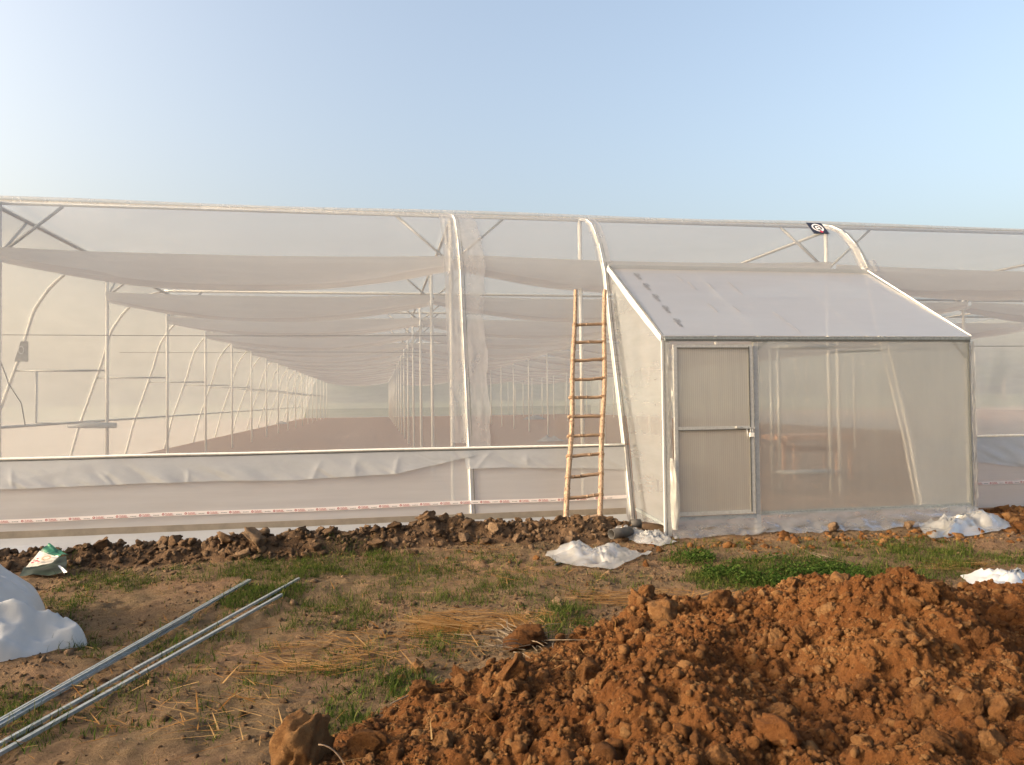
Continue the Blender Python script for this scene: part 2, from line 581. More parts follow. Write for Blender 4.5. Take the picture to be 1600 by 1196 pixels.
def heap_h(x, y):
    x, y = np.asarray(x, float), np.asarray(y, float)
    shp = x.shape
    d2 = (x.ravel()[:, None] - _hp[:, 0]) ** 2 + (y.ravel()[:, None] - _hp[:, 1]) ** 2
    w = np.exp(-d2 / (2 * 0.18 ** 2))
    return (((w * _hp[:, 2]).sum(1) - 0.16 * 2e-3) / (w.sum(1) + 2e-3)).reshape(shp)


def base_h(x, y):
    """Trodden yard: low at the left, rising towards the lobby."""
    x, y = np.asarray(x, float), np.asarray(y, float)
    s = np.clip((x + 4.0) / 7.0, 0, 1)
    z = -0.10 + 0.09 * s
    far = np.clip((y - 9.0) / 2.0, 0, 1)
    return z * (1 - far)


def bank_line(x):
    return 8.28 + 0.10 * np.sin(np.asarray(x) * 1.7)


def ground_h(x, y):
    x, y = np.asarray(x, float), np.asarray(y, float)
    near = np.clip(1 - np.abs(y - 4) / 60.0, 0, 1)
    z = base_h(x, y) + near * (0.05 * fbm(x * .7, y * .7, 3, 3) + 0.030 * fbm(x * 4, y * 4, 8, 4, .6))
    z = z + np.where((y < 9) & (y > 0), 0.5 * (clods(x, y, 0.09, 22) - 0.03) * np.clip(fbm(x * 1.4, y * 1.4, 23, 3) + 0.15, 0, 1) + 0.010 * fbm(x * 22, y * 22, 21, 2), 0)
    # earth bank against the wall right of the lobby
    z = z + 0.18 * np.exp(-((x - 8.7) / 1.1) ** 2 - ((y - 8.0) / 0.45) ** 2)
    return z


def bank_h(x, y):
    x, y = np.asarray(x, float), np.asarray(y, float)
    ends = np.clip((3.1 - x) / 0.7, 0, 1)
    hgt = (0.15 + 0.09 * np.clip((x + 2.0) / 2.5, 0, 1)) * (0.8 + 0.7 * fbm(x * 1.6, y * 0.5, 31, 2))
    prof = np.exp(-((y - bank_line(x)) / 0.21) ** 2)
    return ground_h(x, y) - 0.03 + ends * prof * hgt + ends * prof * (0.7 * clods(x, y, 0.16, 41) + 0.5 * clods(x, y, 0.07, 47))


def heap_z(x, y):
    h = heap_h(x, y)
    k = np.clip((h - base_h(x, y)) / 0.12, 0, 1)
    return h + k * (0.10 * fbm(x * 2.2, y * 2.2, 51, 3) + 0.45 * clods(x, y, 0.17, 61) - 0.04 + 0.6 * clods(x + 0.03 * fbm(x * 14, y * 14, 5, 2), y, 0.075, 67) + 0.7 * clods(x, y, 0.036, 71) + 0.8 * clods(x, y, 0.019, 73) + 0.008 * fbm(x * 38, y * 38, 75, 2, .6))


def axis(a, b, fine, lo, hi, grow=1.25):
    mid = list(np.arange(lo, hi + 1e-6, fine))
    s, x = fine, hi
    while x < b:
        s *= grow
        x += s
        mid.append(x)
    s, x = fine, lo
    while x > a:
        s *= grow
        x -= s
        mid.insert(0, x)
    return np.array(mid)


gx, gy = axis(-1500, 1500, 0.024, -5.0, 9.0), axis(-400, 2500, 0.021, 2.4, 8.6)
GX, GY = np.meshgrid(gx, gy, indexing='ij')
tag(sheet('ground', np.stack([GX, GY, ground_h(GX, GY)], -1), 'ground'), kind='structure')

hx, hy = np.arange(-1.2, 5.2, 0.0085), np.arange(1.5, 6.0, 0.0085)
HX, HY = np.meshgrid(hx, hy, indexing='ij')
HZ = heap_z(HX, HY) - 0.035
hv = np.stack([HX, HY, HZ], -1).reshape(-1, 3)
hf = grid_faces(len(hx), len(hy))
keep = (HZ > ground_h(HX, HY) - 0.03).ravel()
hf = hf[keep[hf].any(1)]
used = np.unique(hf)
remap = np.full(len(hv), -1)
remap[used] = np.arange(len(used))
heap = link('soil_heap', np_mesh('soil_heap', hv[used], remap[hf], 'heap'))
tag(heap, 'heap of freshly dug orange red soil in front of the lobby', 'soil heap', kind='stuff')

bx_, by_ = np.arange(-6.0, 3.1, 0.02), np.arange(7.6, 8.95, 0.02)
BX, BY = np.meshgrid(bx_, by_, indexing='ij')
bank = sheet('earth_bank', np.stack([BX, BY, bank_h(BX, BY)], -1), 'bank')
tag(bank, 'low bank of dug brown earth along the foot of the greenhouse wall', 'earth bank', kind='stuff')


# rock / clod templates
def ico(sub):
    bm_v = []
    t = (1 + 5 ** .5) / 2
    v = [(-1, t, 0), (1, t, 0), (-1, -t, 0), (1, -t, 0), (0, -1, t), (0, 1, t), (0, -1, -t), (0, 1, -t), (t, 0, -1), (t, 0, 1), (-t, 0, -1), (-t, 0, 1)]
    v = [Vector(p).normalized() for p in v]
    f = [(0, 11, 5), (0, 5, 1), (0, 1, 7), (0, 7, 10), (0, 10, 11), (1, 5, 9), (5, 11, 4), (11, 10, 2), (10, 7, 6), (7, 1, 8),
         (3, 9, 4), (3, 4, 2), (3, 2, 6), (3, 6, 8), (3, 8, 9), (4, 9, 5), (2, 4, 11), (6, 2, 10), (8, 6, 7), (9, 8, 1)]
    for _ in range(sub):
        cache, nf = {}, []

        def mid(a, b):
            k = (min(a, b), max(a, b))
            if k not in cache:
                v.append(((v[a] + v[b]) / 2).normalized())
                cache[k] = len(v) - 1
            return cache[k]
        for a, b, c in f:
            ab, bc, ca = mid(a, b), mid(b, c), mid(c, a)
            nf += [(a, ab, ca), (b, bc, ab), (c, ca, bc), (ab, bc, ca)]
        f = nf
    return np.array([tuple(p) for p in v]), np.array(f)


ICO0, ICO1, ICO2, ICO3 = ico(0), ico(1), ico(2), ico(3)


def lump(tpl, rng, rough=0.18, facets=6, flat=0.8, cut=(0.45, 0.9)):
    """An angular, pitted clod of unit size."""
    v, f = tpl
    p = v.copy()
    for _ in range(facets):
        d = rng.normal(size=3)
        d /= np.linalg.norm(d)
        c = rng.uniform(*cut)
        k = p @ d
        p = p - np.outer(np.maximum(k - c, 0) * 0.97, d)
    q = v * 2.1
    s = int(rng.integers(1000))
    nz = vnoise(q[:, 0] + q[:, 2], q[:, 1] - q[:, 2], s) + vnoise(q[:, 1] * 1.3 + 5, q[:, 2] * 1.3 + q[:, 0], s + 1)
    q = v * 5.3
    nz2 = vnoise(q[:, 0] + q[:, 2], q[:, 1] - q[:, 2] * .7, s + 2) + vnoise(q[:, 1] + 5, q[:, 2] + q[:, 0], s + 3)
    q = v * 11.0
    nz3 = vnoise(q[:, 0] + q[:, 2], q[:, 1] - q[:, 2] * .7, s + 4) + vnoise(q[:, 1] + 5, q[:, 2] + q[:, 0], s + 5)
    p = p * (1 + rough * 1.3 * nz + rough * 0.75 * nz2 + rough * (0.5 if len(v) > 200 else 0.2) * nz3)[:, None]
    p = p * np.array([1, rng.uniform(.7, 1), flat * rng.uniform(.75, 1.1)])
    return p, f


def rot_z(p, a):
    c, s = math.cos(a), math.sin(a)
    return np.stack([p[:, 0] * c - p[:, 1] * s, p[:, 0] * s + p[:, 1] * c, p[:, 2]], -1)


def rot_rand(p, rng, tilt=0.5):
    p = rot_z(p, rng.uniform(0, 6.28))
    a = rng.normal() * tilt
    c, s = math.cos(a), math.sin(a)
    p = np.stack([p[:, 0], p[:, 1] * c - p[:, 2] * s, p[:, 1] * s + p[:, 2] * c], -1)
    return rot_z(p, rng.uniform(0, 6.28))


def scatter(name, pts, radii, mat, tpl, rng, parent=None, rough=0.2, sink=0.25, flat=0.8, smooth=True, facets=6):
    kinds = [lump(tpl, rng, rough, facets, flat) for _ in range(24)]
    V, Fc, off = [], [], 0
    for (x, y, z), r in zip(pts, radii):
        p, f = kinds[int(rng.integers(24))]
        q = rot_rand(p, rng, 0.6) * r + np.array([x, y, z + r * (0.6 - sink * 2)])
        V.append(q)
        Fc.append(f + off)
        off += len(q)
    return link(name, np_mesh(name, np.concatenate(V), np.concatenate(Fc), mat, smooth), parent)


# heap crumbs
def heap_points(n, rng, edge=0.05):
    out = []
    while len(out) < n:
        x, y = rng.uniform(-1.0, 4.8, 4000), rng.uniform(1.9, 5.6, 4000)
        h = heap_h(x, y)
        k = (h - base_h(x, y)) > edge
        x, y = x[k], y[k]
        z = heap_z(x, y) - 0.035
        out += list(zip(x, y, z))
    return out[:n]


rng = np.random.default_rng(5)
pts = heap_points(14000, rng, 0.012)
dust = scatter('crumb', pts, rng.gamma(1.6, 0.0028, len(pts)) + 0.0025, 'heap_clod', ICO0, rng, heap, rough=0.30, facets=2, smooth=False)
dust['kind'] = 'stuff'
pts = heap_points(8500, rng, 0.015)
crumbs = scatter('crumb', pts, rng.gamma(1.9, 0.0052, len(pts)) + 0.004, 'heap_clod', ICO1, rng, heap, rough=0.30, smooth=True, sink=0.30)
crumbs['kind'] = 'stuff'

HEAP_BLOCKS = [lump(ICO3, rng, 0.26, 6, 0.85, (0.5, 0.9)) for _ in range(12)]
HEAP_MESH = [np_mesh('soil_clod', p, f, 'heap_block', True) for p, f in HEAP_BLOCKS]
BANK_MESH = [np_mesh('earth_clod', p, f, 'bank_block', False) for p, f in [lump(ICO2, rng, 0.22, 12, 0.7, (0.3, 0.75)) for _ in range(12)]]


def stone(name, mesh, x, y, z, r, label, cat='clod', group=None, rz=None, tilt=0.3, sc_=(1, 1, 1)):
    o = bpy.data.objects.new(name, mesh)
    COL.objects.link(o)
    o.location = (x, y, z)
    o.scale = (r * sc_[0], r * sc_[1], r * sc_[2])
    o.rotation_euler = (rng.normal() * tilt, rng.normal() * tilt, rng.uniform(0, 6.28) if rz is None else rz)
    return tag(o, label, cat, group)


for i, (x, y, z) in enumerate(heap_points(230, rng, 0.06)):
    r = 0.020 + rng.gamma(1.7, 0.0105)
    stone('soil_clod', HEAP_MESH[i % 12], x, y, z + r * 0.2, r, 'rough orange clod lying among crumbs on the red soil heap', 'clod', 'orange clods on the soil heap', tilt=1.0)

# clods that stand out
BIG = [(473, 1175, .145, 'largest orange brown block at the low end of the soil heap, beside a pale wire', (1.0, .85, 1.25), 0),
       (1038, 958, .115, 'tall brown clod on the crest of the soil heap beside orange straw', (.9, .8, 1.2), 1),
       (815, 1000, .115, 'dark pointed clod sitting in a nest of dry grey stalks', (1.2, .9, 1.1), 2),
       (800, 1050, .085, 'squat brown clod at the heap edge below the dry grey stalks', (1, .9, 1.1), 3),
       (573, 1163, .095, 'rounded orange clod next to the largest block at the end of the heap', (1.2, .8, .9), 4),
       (655, 1045, .055, 'pale round clod standing in grass beside straw', (.9, .9, 1.1), 5),
       (1215, 1142, .085, 'smooth rounded orange boulder in the shaded hollow of the heap', (1.15, .9, .75), 6),
       (1412, 905, .075, 'crumbly orange clod forming the highest peak of the heap', (1, 1, 1), 7),
       (1265, 928, .06, 'blocky orange clod on the back crest of the heap before the grass', (1.2, .9, .9), 8),
       (625, 1060, .03, 'small pale stone in the trodden soil left of the heap', (1, 1, .8), 9)]
for px, py, r, lab, s3, k in BIG:
    z0 = 0.0
    for _ in range(6):
        p = at(px, py, z0)
        z0 = float(max(heap_z(np.array([p.x]), np.array([p.y]))[0] - 0.035, ground_h(np.array([p.x]), np.array([p.y]))[0])) + r * 0.4
    p = at(px, py, z0)
    me_ = HEAP_MESH[k]
    if px == 1215:
        me_ = np_mesh('soil_clod', *lump(ICO3, rng, 0.16, 3, 0.85, (0.6, 0.95)), 'heap')
    stone('soil_clod', me_, p.x, p.y, z0, r, lab, 'clod', tilt=0.25, sc_=s3)

# bank clods
nb = 4200
x, y = rng.uniform(-5.6, 3.0, nb), None
y = bank_line(x) + rng.normal(0, 0.19, nb)
k = y < 8.85
x, y = x[k], y[k]
bc = scatter('crumb', list(zip(x, y, bank_h(x, y))), rng.gamma(1.6, 0.009, len(x)) + 0.005, 'bank_clod', ICO1, rng, bank, smooth=False, facets=9, rough=0.4)
bc['kind'] = 'stuff'
for i in range(150):
    x = rng.uniform(-5.2, 2.9)
    y = float(bank_line(x)) + rng.normal(0, 0.16) - 0.04
    y = min(y, 8.72)
    r = 0.038 + rng.gamma(1.7, 0.021)
    z = float(bank_h(np.array([x]), np.array([y]))[0])
    stone('earth_clod', BANK_MESH[i % 12], x, y, z + r * .2, r, 'angular brown clod tumbled on the earth bank along the greenhouse', 'clod', 'brown clods on the earth bank')
for px, py, r, lab, k in [(478, 868, .10, 'pale slab of dry earth leaning at the front of the earth bank', 1), (400, 868, .075, 'flat brown block at the grassy foot of the earth bank', 2),
                          (555, 838, .085, 'pale cube shaped clod on top of the earth bank', 3), (645, 862, .08, 'pale flat clod in the grass below the earth bank', 4),
                          (240, 880, .06, 'grey brown stone at the left foot of the earth bank', 5), (1300, 829, .10, 'pale orange stone in front of the lobby base film', 6),
                          (1245, 827, .055, 'small orange stone beside the lobby base film', 7), (1420, 822, .10, 'tilted ochre slab under the loose film beside the lobby', 8),
                          (860, 829, .11, 'broad brown clod on the bank left of the ladder foot', 9), (898, 836, .085, 'orange brown clod in front of the ladder foot', 10),
                          (875, 845, .085, 'cut brown block lying behind the crumpled white film', 11), (870, 940, .045, 'small brown clod on bare soil right of the dry stalks', 0),
                          (876, 946, .035, 'pale pebble on bare soil beside a small brown clod', 4)]:
    z0 = 0.0
    for _ in range(5):
        p = at(px, py, z0)
        g = ground_h(np.array([p.x]), np.array([p.y]))[0]
        if p.x < 3 and 7.7 < p.y < 8.9:
            g = max(g, bank_h(np.array([p.x]), np.array([p.y]))[0])
        z0 = float(g) + r * 0.35
    stone('earth_clod', BANK_MESH[k], p.x, p.y, z0, r, lab, 'clod')

# small gravel and crumbs over the yard and the orange spill right of the lobby
n = 34000
x, y = rng.uniform(-4.5, 8.5, n), rng.uniform(2.6, 8.2, n)
kk = (fbm(x * 1.1, y * 1.1, 63, 3) + rng.normal(0, .12, n)) > -0.02
x, y = x[kk], y[kk]
n = len(x)
ys = scatter('gravel', list(zip(x, y, ground_h(x, y))), rng.gamma(1.2, 0.0045, n) + 0.003, 'bank_clod', ICO0, rng, facets=2, smooth=False, rough=0.4)
tag(ys, 'fine crumbs of earth strewn over the yard', 'gravel', kind='stuff')
n = 3600
x, y = rng.uniform(-4.5, 7.5, n), rng.uniform(2.6, 8.0, n)
kk = ((fbm(x * 1.3, y * 1.3, 83, 3) + rng.normal(0, .15, n)) > 0.0) & ~((x > 3.0) & (y > 7.7))
x, y = x[kk], y[kk]
n = len(x)
yc = scatter('gravel', list(zip(x, y, ground_h(x, y))), rng.gamma(1.5, 0.0055, n) + 0.005, 'bank_clod', ICO1, rng, facets=8, smooth=False, rough=0.3, sink=0.35)
tag(yc, 'small broken clods of brown earth scattered over the yard', 'gravel', kind='stuff')
n = 1900
x, y = rng.normal(8.3, 1.3, n), rng.normal(7.75, 0.35, n)
k = (y < 8.75) & ~((x < 7.15) & (y > 7.7))
x, y = x[k], y[k]
sp_ = scatter('rubble', list(zip(x, y, ground_h(x, y))), rng.gamma(2.0, 0.013, len(x)) + 0.006, 'heap_clod', ICO1, rng, facets=9, smooth=False, rough=0.4)
tag(sp_, 'broken orange earth spilled beside the lobby', 'rubble', kind='stuff')
x, y = rng.normal(5.1, 1.6, 420), rng.normal(7.35, 0.25, 420)
k = (y < 7.75)
x, y = x[k], y[k]
sp2 = scatter('rubble', list(zip(x, y, ground_h(x, y))), rng.gamma(1.8, 0.009, len(x)) + 0.004, 'heap_clod', ICO1, rng, facets=9, smooth=False, rough=0.4)
tag(sp2, 'thin scatter of orange soil along the front of the lobby', 'rubble', kind='stuff')


# ------------------------------------------------------------------ greenhouse
ROW0, STEP, NROW = 11.1, 4.1, 17
COLS = [-4.94, 1.07, 7.10, 13.1, 19.1]
TOP = 4.22
YEND = ROW0 + STEP * (NROW - 1)
PROF = [(2.20, 0.0), (1.95, 1.0), (1.70, 1.75), (1.45, 2.5), (1.25, 3.25), (0.97, 3.70), (0.64, 4.01), (0.30, 4.17), (0.0, TOP)]   # distance out from the post row, height


def prof_at(z):
    zz = [p[1] for p in PROF]
    oo = [p[0] for p in PROF]
    return np.interp(z, zz, oo)


def prof_path(n=22):
    """Evenly spread smooth profile points, ground to top, as (out, z)."""
    zs = []
    P = np.array(PROF)
    d = np.concatenate([[0], np.cumsum(np.hypot(*np.diff(P, axis=0).T))])
    t = np.linspace(0, d[-1], n)
    return np.interp(t, d, P[:, 0]), np.interp(t, d, P[:, 1])


gh = empty('greenhouse', (4.0, ROW0, 0.0), 'long flat topped plastic film greenhouse with sloping walls and pipe posts', 'greenhouse')


def ppath(x, n=24, off=0.0, z0=0.0, z1=TOP):
    o, z = prof_path(60)
    k = (z >= z0 - 1e-3) & (z <= z1 + 1e-3)
    return [(x, ROW0 - a - off, b) for a, b in zip(o[k], z[k])][::3] + [(x, ROW0 - o[k][-1] - off, z[k][-1])]


# posts
post_bm = MB().tube([(0, 0, -0.2), (0, 0, TOP - 0.03)], 0.032, 8)
post_me = post_bm.mesh('post', 'pipe', True)
for r_ in range(NROW):
    for c in COLS:
        if c > 14 and r_ < 1:
            continue
        link('post', post_me, gh, (c, ROW0 + STEP * r_, 0))
link('post', post_me, gh, (3.02, ROW0 - 0.02, 0))

# cross beams along each row, beams along each column
for r_ in range(NROW):
    y = ROW0 + STEP * r_
    MB().tube([(-5.0, y, TOP), (22, y, TOP)], 0.034, 8).build('beam', 'steel', gh, True)
for c in COLS:
    MB().tube([(c, ROW0, TOP - 0.07), (c, YEND, TOP - 0.07)], 0.028, 8).build('purlin', 'steel', gh, True)
# top edge of the front with its film sleeve
xs = np.linspace(-5.2, 22, 110)
MB().tube([(x, ROW0 - 0.03, TOP + 0.03 + 0.012 * math.sin(x * 1.05) + 0.012 * float(vnoise(x * .6, 2.0, 4))) for x in xs], 0.042, 8).build('film_sleeve', 'strip', gh, True)

# knee braces
brace_l = MB().tube([(0, 0, 3.52), (-0.78, 0, TOP - 0.03)], 0.021, 6).mesh('brace', 'steel', True)
brace_r = MB().tube([(0, 0, 3.52), (0.78, 0, TOP - 0.03)], 0.021, 6).mesh('brace', 'steel', True)
brace_b = MB().tube([(0, 0, 3.52), (0, 0.8, TOP - 0.09)], 0.021, 6).mesh('brace', 'steel', True)
for r_ in range(10):
    for c in COLS[:4]:
        y = ROW0 + STEP * r_
        if c > -4:
            link('brace', brace_l, gh, (c, y, 0))
        link('brace', brace_r, gh, (c, y, 0))
        if r_ < 5:
            link('brace', brace_b, gh, (c, y, 0))

# bent side pipes, left side corridor
o_, z_ = prof_path(26)
side_me = MB().tube([(-a, 0, b) for a, b in zip(o_, z_)], 0.030, 8).mesh('bent_pipe', 'pipe', True)
strut_me = MB().tube([(-prof_at(2.15) + 0.03, 0, 2.15), (-0.03, 0, 2.15)], 0.022, 6).mesh('strut', 'steel', True)
for r_ in range(NROW):
    y = ROW0 + STEP * r_
    link('bent_pipe', side_me, gh, (COLS[0], y, 0))
    link('strut', strut_me, gh, (COLS[0], y, 0))
MB().tube([(COLS[0] - prof_at(1.12), ROW0, 1.12), (COLS[0] - prof_at(1.12), YEND, 1.12)], 0.028, 8).build('side_rail', 'steel', gh, True)
MB().tube([(COLS[0] - 1.2, ROW0 + STEP, 2.15), (COLS[0] - 1.2, ROW0 + STEP, 1.2), (COLS[0] - 0.75, ROW0 + STEP, 1.18)], 0.02, 6).build('crank_rod', 'steel', gh, True)
# roll of film on the side rail
yy = np.linspace(0, 2 * math.pi, 13)
MB().tube([(-5.55, ROW0 + STEP * 0.96, 1.13), (-5.2, ROW0 + STEP * 0.97, 1.15), (-4.75, ROW0 + STEP * 0.98, 1.13)], [0.03, 0.065, 0.05], 10).build('film_roll', 'skirt', gh, True)

# bent front pipes with film clamped on them
for c in (COLS[0], COLS[1], 3.02, COLS[2], COLS[3]):
    MB().tube(ppath(c - (0.14 if 7 < c < 8 else 0), off=-0.035), 0.034 if 7 < c < 8 else 0.021, 8).build('bent_pipe', 'pipe', gh, True)
for c in (COLS[1], 3.02, 6.98):
    z0 = 3.3 if c > 5 else 0.0
    P_ = ppath(c, off=0.012, z0=z0)
    P2 = ppath(c + 0.045, off=0.010, z0=z0)
    MB().tube(P_, 0.008, 6).build('clamp_channel', 'pipe', gh, True)
    MB().tube(P2, 0.005, 5).build('clamp_spring', 'dark_line', gh, True)

# front film
def front_sheet(name, x0, x1, z0, z1, mat, nx, nz, off=0.0, wob=0.008, seed=0, slack=0.0):
    X = np.linspace(x0, x1, nx)
    P = np.array(PROF)
    zz = np.linspace(z0, z1, nz)
    if z1 > 4.2:
        o, z = prof_path(240)
        k = z >= z0 - 1e-6
        idx = np.linspace(np.argmax(k), 239, nz).astype(int)
        oo, zz = o[idx], z[idx]
    else:
        o, z = prof_path(240)
        oo = np.interp(zz, z, o)
    A = np.zeros((nx, nz, 3))
    A[..., 0] = X[:, None]
    w = wob * fbm(X[:, None] * 1.3, zz[None, :] * 2.2, seed, 3)
    taut = np.clip(np.minimum(zz - z0, z1 - zz) / 0.15, 0, 1)
    A[..., 1] = ROW0 - oo[None, :] - off + w * taut[None, :]
    A[..., 2] = zz[None, :]
    return sheet(name, A, mat, gh)


front_sheet('wall_film', -7.0, 3.085, 0.93, TOP, 'film', 70, 40, 0.0, 0.02, 3)
front_sheet('wall_film', 3.087, 6.985, 3.27, TOP, 'film', 40, 20, 0.0, 0.012, 3)
front_sheet('wall_film', 6.987, 22.0, 0.93, TOP, 'film', 90, 40, 0.0, 0.02, 3)
front_sheet('lower_net', -7.0, 3.085, 0.0, 0.925, 'film_low', 70, 12, 0.0, 0.02, 5)
front_sheet('lower_net', 6.987, 22.0, 0.0, 0.925, 'film_low', 90, 12, 0.0, 0.02, 5)

# film overlap strips beside the front pipes
def overlap(x0, x1, z0, z1, off, seed, amp):
    o, z = prof_path(70)
    k = (z >= z0) & (z <= z1)
    o, z = o[k], z[k]
    U = np.linspace(0, 1, 14)
    A = np.zeros((14, len(z), 3))
    edge = amp * fbm(z * 2.4, z * 0 + 3, seed, 3)
    A[..., 0] = x0 + (x1 - x0) * U[:, None] + U[:, None] * edge[None, :]
    A[..., 1] = ROW0 - o[None, :] - off - 0.02 * np.abs(fbm(U[:, None] * 3, z[None, :] * 1.5, seed + 4, 3))
    A[..., 2] = z[None, :]
    return sheet('overlap_strip', A, 'strip', gh)


overlap(1.06, 1.36, 0.85, 4.2, 0.012, 5, 0.08)
overlap(0.86, 1.06, 0.93, 4.2, 0.008, 9, 0.03)
overlap(2.94, 3.13, 3.3, 4.2, 0.012, 15, 0.02)
overlap(6.83, 6.99, 3.3, 4.2, 0.012, 25, 0.02)
overlap(6.99, 7.17, 3.25, 3.5, 0.014, 27, 0.04)

# clamp rail at waist height and the crinkled skirt that hangs from it
yr = ROW0 - float(prof_at(0.93))
MB().tube([(x, yr - 0.015, 0.935 + 0.012 * float(vnoise(x * .8, 1, 3))) for x in np.linspace(-7, 3.02, 40)], 0.017, 6).build('clamp_rail', 'pipe', gh, True)
MB().tube([(x, yr - 0.028, 0.917 + 0.008 * float(vnoise(x * 1.8, 1, 3))) for x in np.linspace(-7, 3.02, 60)], 0.005, 5).build('clamp_spring', 'dark_line', gh, True)
MB().tube([(7.2, yr - 0.015, 0.935), (22, yr - 0.015, 0.935)], 0.017, 6).build('clamp_rail', 'pipe', gh, True)


def skirt(x0, x1, low, seed):
    nx, nz = int((x1 - x0) * 60), 18
    X = np.linspace(x0, x1, nx)
    T = np.linspace(0, 1, nz)
    zl = low(X) + 0.018 * fbm(X * 1.1, X * 0 + 2, seed, 4)
    A = np.zeros((nx, nz, 3))
    Z = 0.93 * (1 - T[None, :]) + zl[:, None] * T[None, :]
    fold = fbm(X[:, None] * 2.6 + Z * 4.5, Z * 1.2 - X[:, None] * .4, seed + 3, 3, .5)
    fold = np.abs(fold)
    A[..., 0] = X[:, None] + 0.02 * T[None, :] * fbm(X[:, None] * 3, Z * 3, seed + 7, 2)
    A[..., 1] = ROW0 - np.interp(Z, [0, 1.0], [2.2, 1.95]) - 0.02 - T[None, :] * 0.045 * fold - 0.004 * T
    cg = np.random.default_rng(seed + 50)
    for _ in range(int((x1 - x0) * 2.2)):
        xc, sl_, wd_, am = cg.uniform(x0, x1), cg.normal(0, .5), cg.uniform(.02, .05), cg.uniform(.003, .010)
        t0, t1 = sorted(cg.uniform(0, 1.1, 2))
        win = np.clip((T - t0 * .6) / .35, 0, 1) * np.clip((t1 + .4 - T) / .4, 0, 1)
        A[..., 1] -= am * np.exp(-np.abs((X[:, None] - xc - sl_ * (0.93 - Z)) / wd_) ** 1.3) * win[None, :]
    A[..., 2] = Z
    return sheet('skirt_film', A, 'skirt', gh)


skirt(-7.0, 1.16, lambda X: np.interp(X, [-7, -4, -1, 0.2, .75, 1.16], [.60, .62, .63, .66, .76, .84]), 3)
skirt(1.02, 3.0, lambda X: np.interp(X, [1.0, 1.5, 3.0], [.70, .70, .62]), 13)
skirt(7.0, 21.5, lambda X: np.interp(X, [7, 9, 21], [.70, .45, .5]), 23)

# rolled base film along the ground
yb = ROW0 - 2.2
X = np.linspace(-7, 2.95, 120)
A = np.zeros((120, 9, 3))
S = np.linspace(0, 1, 9)
A[..., 0] = X[:, None]
A[..., 1] = yb - 0.03 - 0.24 * S[None, :] + 0.015 * fbm(X[:, None] * 1.5, S[None, :] * 2, 4, 3)
A[..., 2] = 0.115 - 0.19 * S[None, :] ** 0.75 + 0.012 * fbm(X[:, None] * 2, S[None, :] * 3, 6, 3)
sheet('base_film', A, 'skirt', gh)
A2 = A[:, ::-1].copy()
MB().bar((-7, yb - 0.012, 0.145), (2.95, yb - 0.012, 0.145), 0.012, 0.075).build('base_rail', 'taupe', gh)

# printed tape
def tape_run(x0, x1, z0, z1):
    nx = 60
    X = np.linspace(x0, x1, nx)
    A = np.zeros((nx, 2, 3))
    zc = np.interp(X, [x0, x1], [z0, z1]) + 0.006 * np.sin(X * 2.1)
    yt = ROW0 - np.interp(zc, [0, 1], [2.2, 1.95]) - 0.03
    A[..., 0] = X[:, None]
    A[..., 1] = yt[:, None]
    A[:, 0, 2], A[:, 1, 2] = zc - 0.021, zc + 0.021
    t = sheet('printed_tape', A, 'tape', gh)
    return t, X, zc, yt


def text_mesh(body, size, shear=0.0, bold=0.0):
    cu = bpy.data.curves.new('lettering', 'FONT')
    cu.body = body
    cu.size = size
    cu.shear = shear
    cu.offset = bold
    cu.resolution_u = 2
    ob = bpy.data.objects.new('lettering', cu)
    COL.objects.link(ob)
    bpy.context.view_layer.update()
    me = bpy.data.meshes.new_from_object(ob.evaluated_get(bpy.context.evaluated_depsgraph_get()))
    bpy.data.objects.remove(ob)
    v = [tuple(p.co) for p in me.vertices]
    f = [tuple(p.vertices) for p in me.polygons]
    bpy.data.meshes.remove(me)
    return v, f


TXT = text_mesh('TUFLEX', 0.022, 0, 0.0004)
for x0, x1, z0, z1 in ((-6.9, 2.98, 0.275, 0.31), (7.25, 21, 0.32, 0.34)):
    t, X, zc, yt = tape_run(x0, x1, z0, z1)
    red, grey = MB(), MB()
    x = x0 + 0.1
    while x < x1 - 0.3:
        z = float(np.interp(x, X, zc))
        y = float(np.interp(x, X, yt)) - 0.004
        ring = [(x + 0.013 * math.cos(a), y, z + 0.013 * math.sin(a)) for a in np.linspace(0, 2 * math.pi, 12, endpoint=False)]
        ring2 = [(x + 0.006 * math.cos(a), y, z + 0.006 * math.sin(a)) for a in np.linspace(0, 2 * math.pi, 12, endpoint=False)]
        red.add(ring + ring2, [(i, (i + 1) % 12, 12 + (i + 1) % 12, 12 + i) for i in range(12)])
        red.add([(x + 0.022 + p[0], y, z - 0.005 + p[1]) for p in TXT[0]], TXT[1])
        red.add([(x + 0.024, y, z - 0.014), (x + 0.11, y, z - 0.014), (x + 0.11, y, z - 0.010), (x + 0.024, y, z - 0.010)], [(0, 1, 2, 3)])
        for q in range(4):
            grey.add([(x + 0.135 + q * .016, y, z - 0.008), (x + 0.147 + q * .016, y, z - 0.008), (x + 0.147 + q * .016, y, z - 0.001), (x + 0.135 + q * .016, y, z - 0.001)], [(0, 1, 2, 3)])
        x += 0.235
    red.build('lettering', 'red_ink', t)['kind'] = 'stuff'
    grey.build('small_print', 'grey_ink', t)['kind'] = 'stuff'

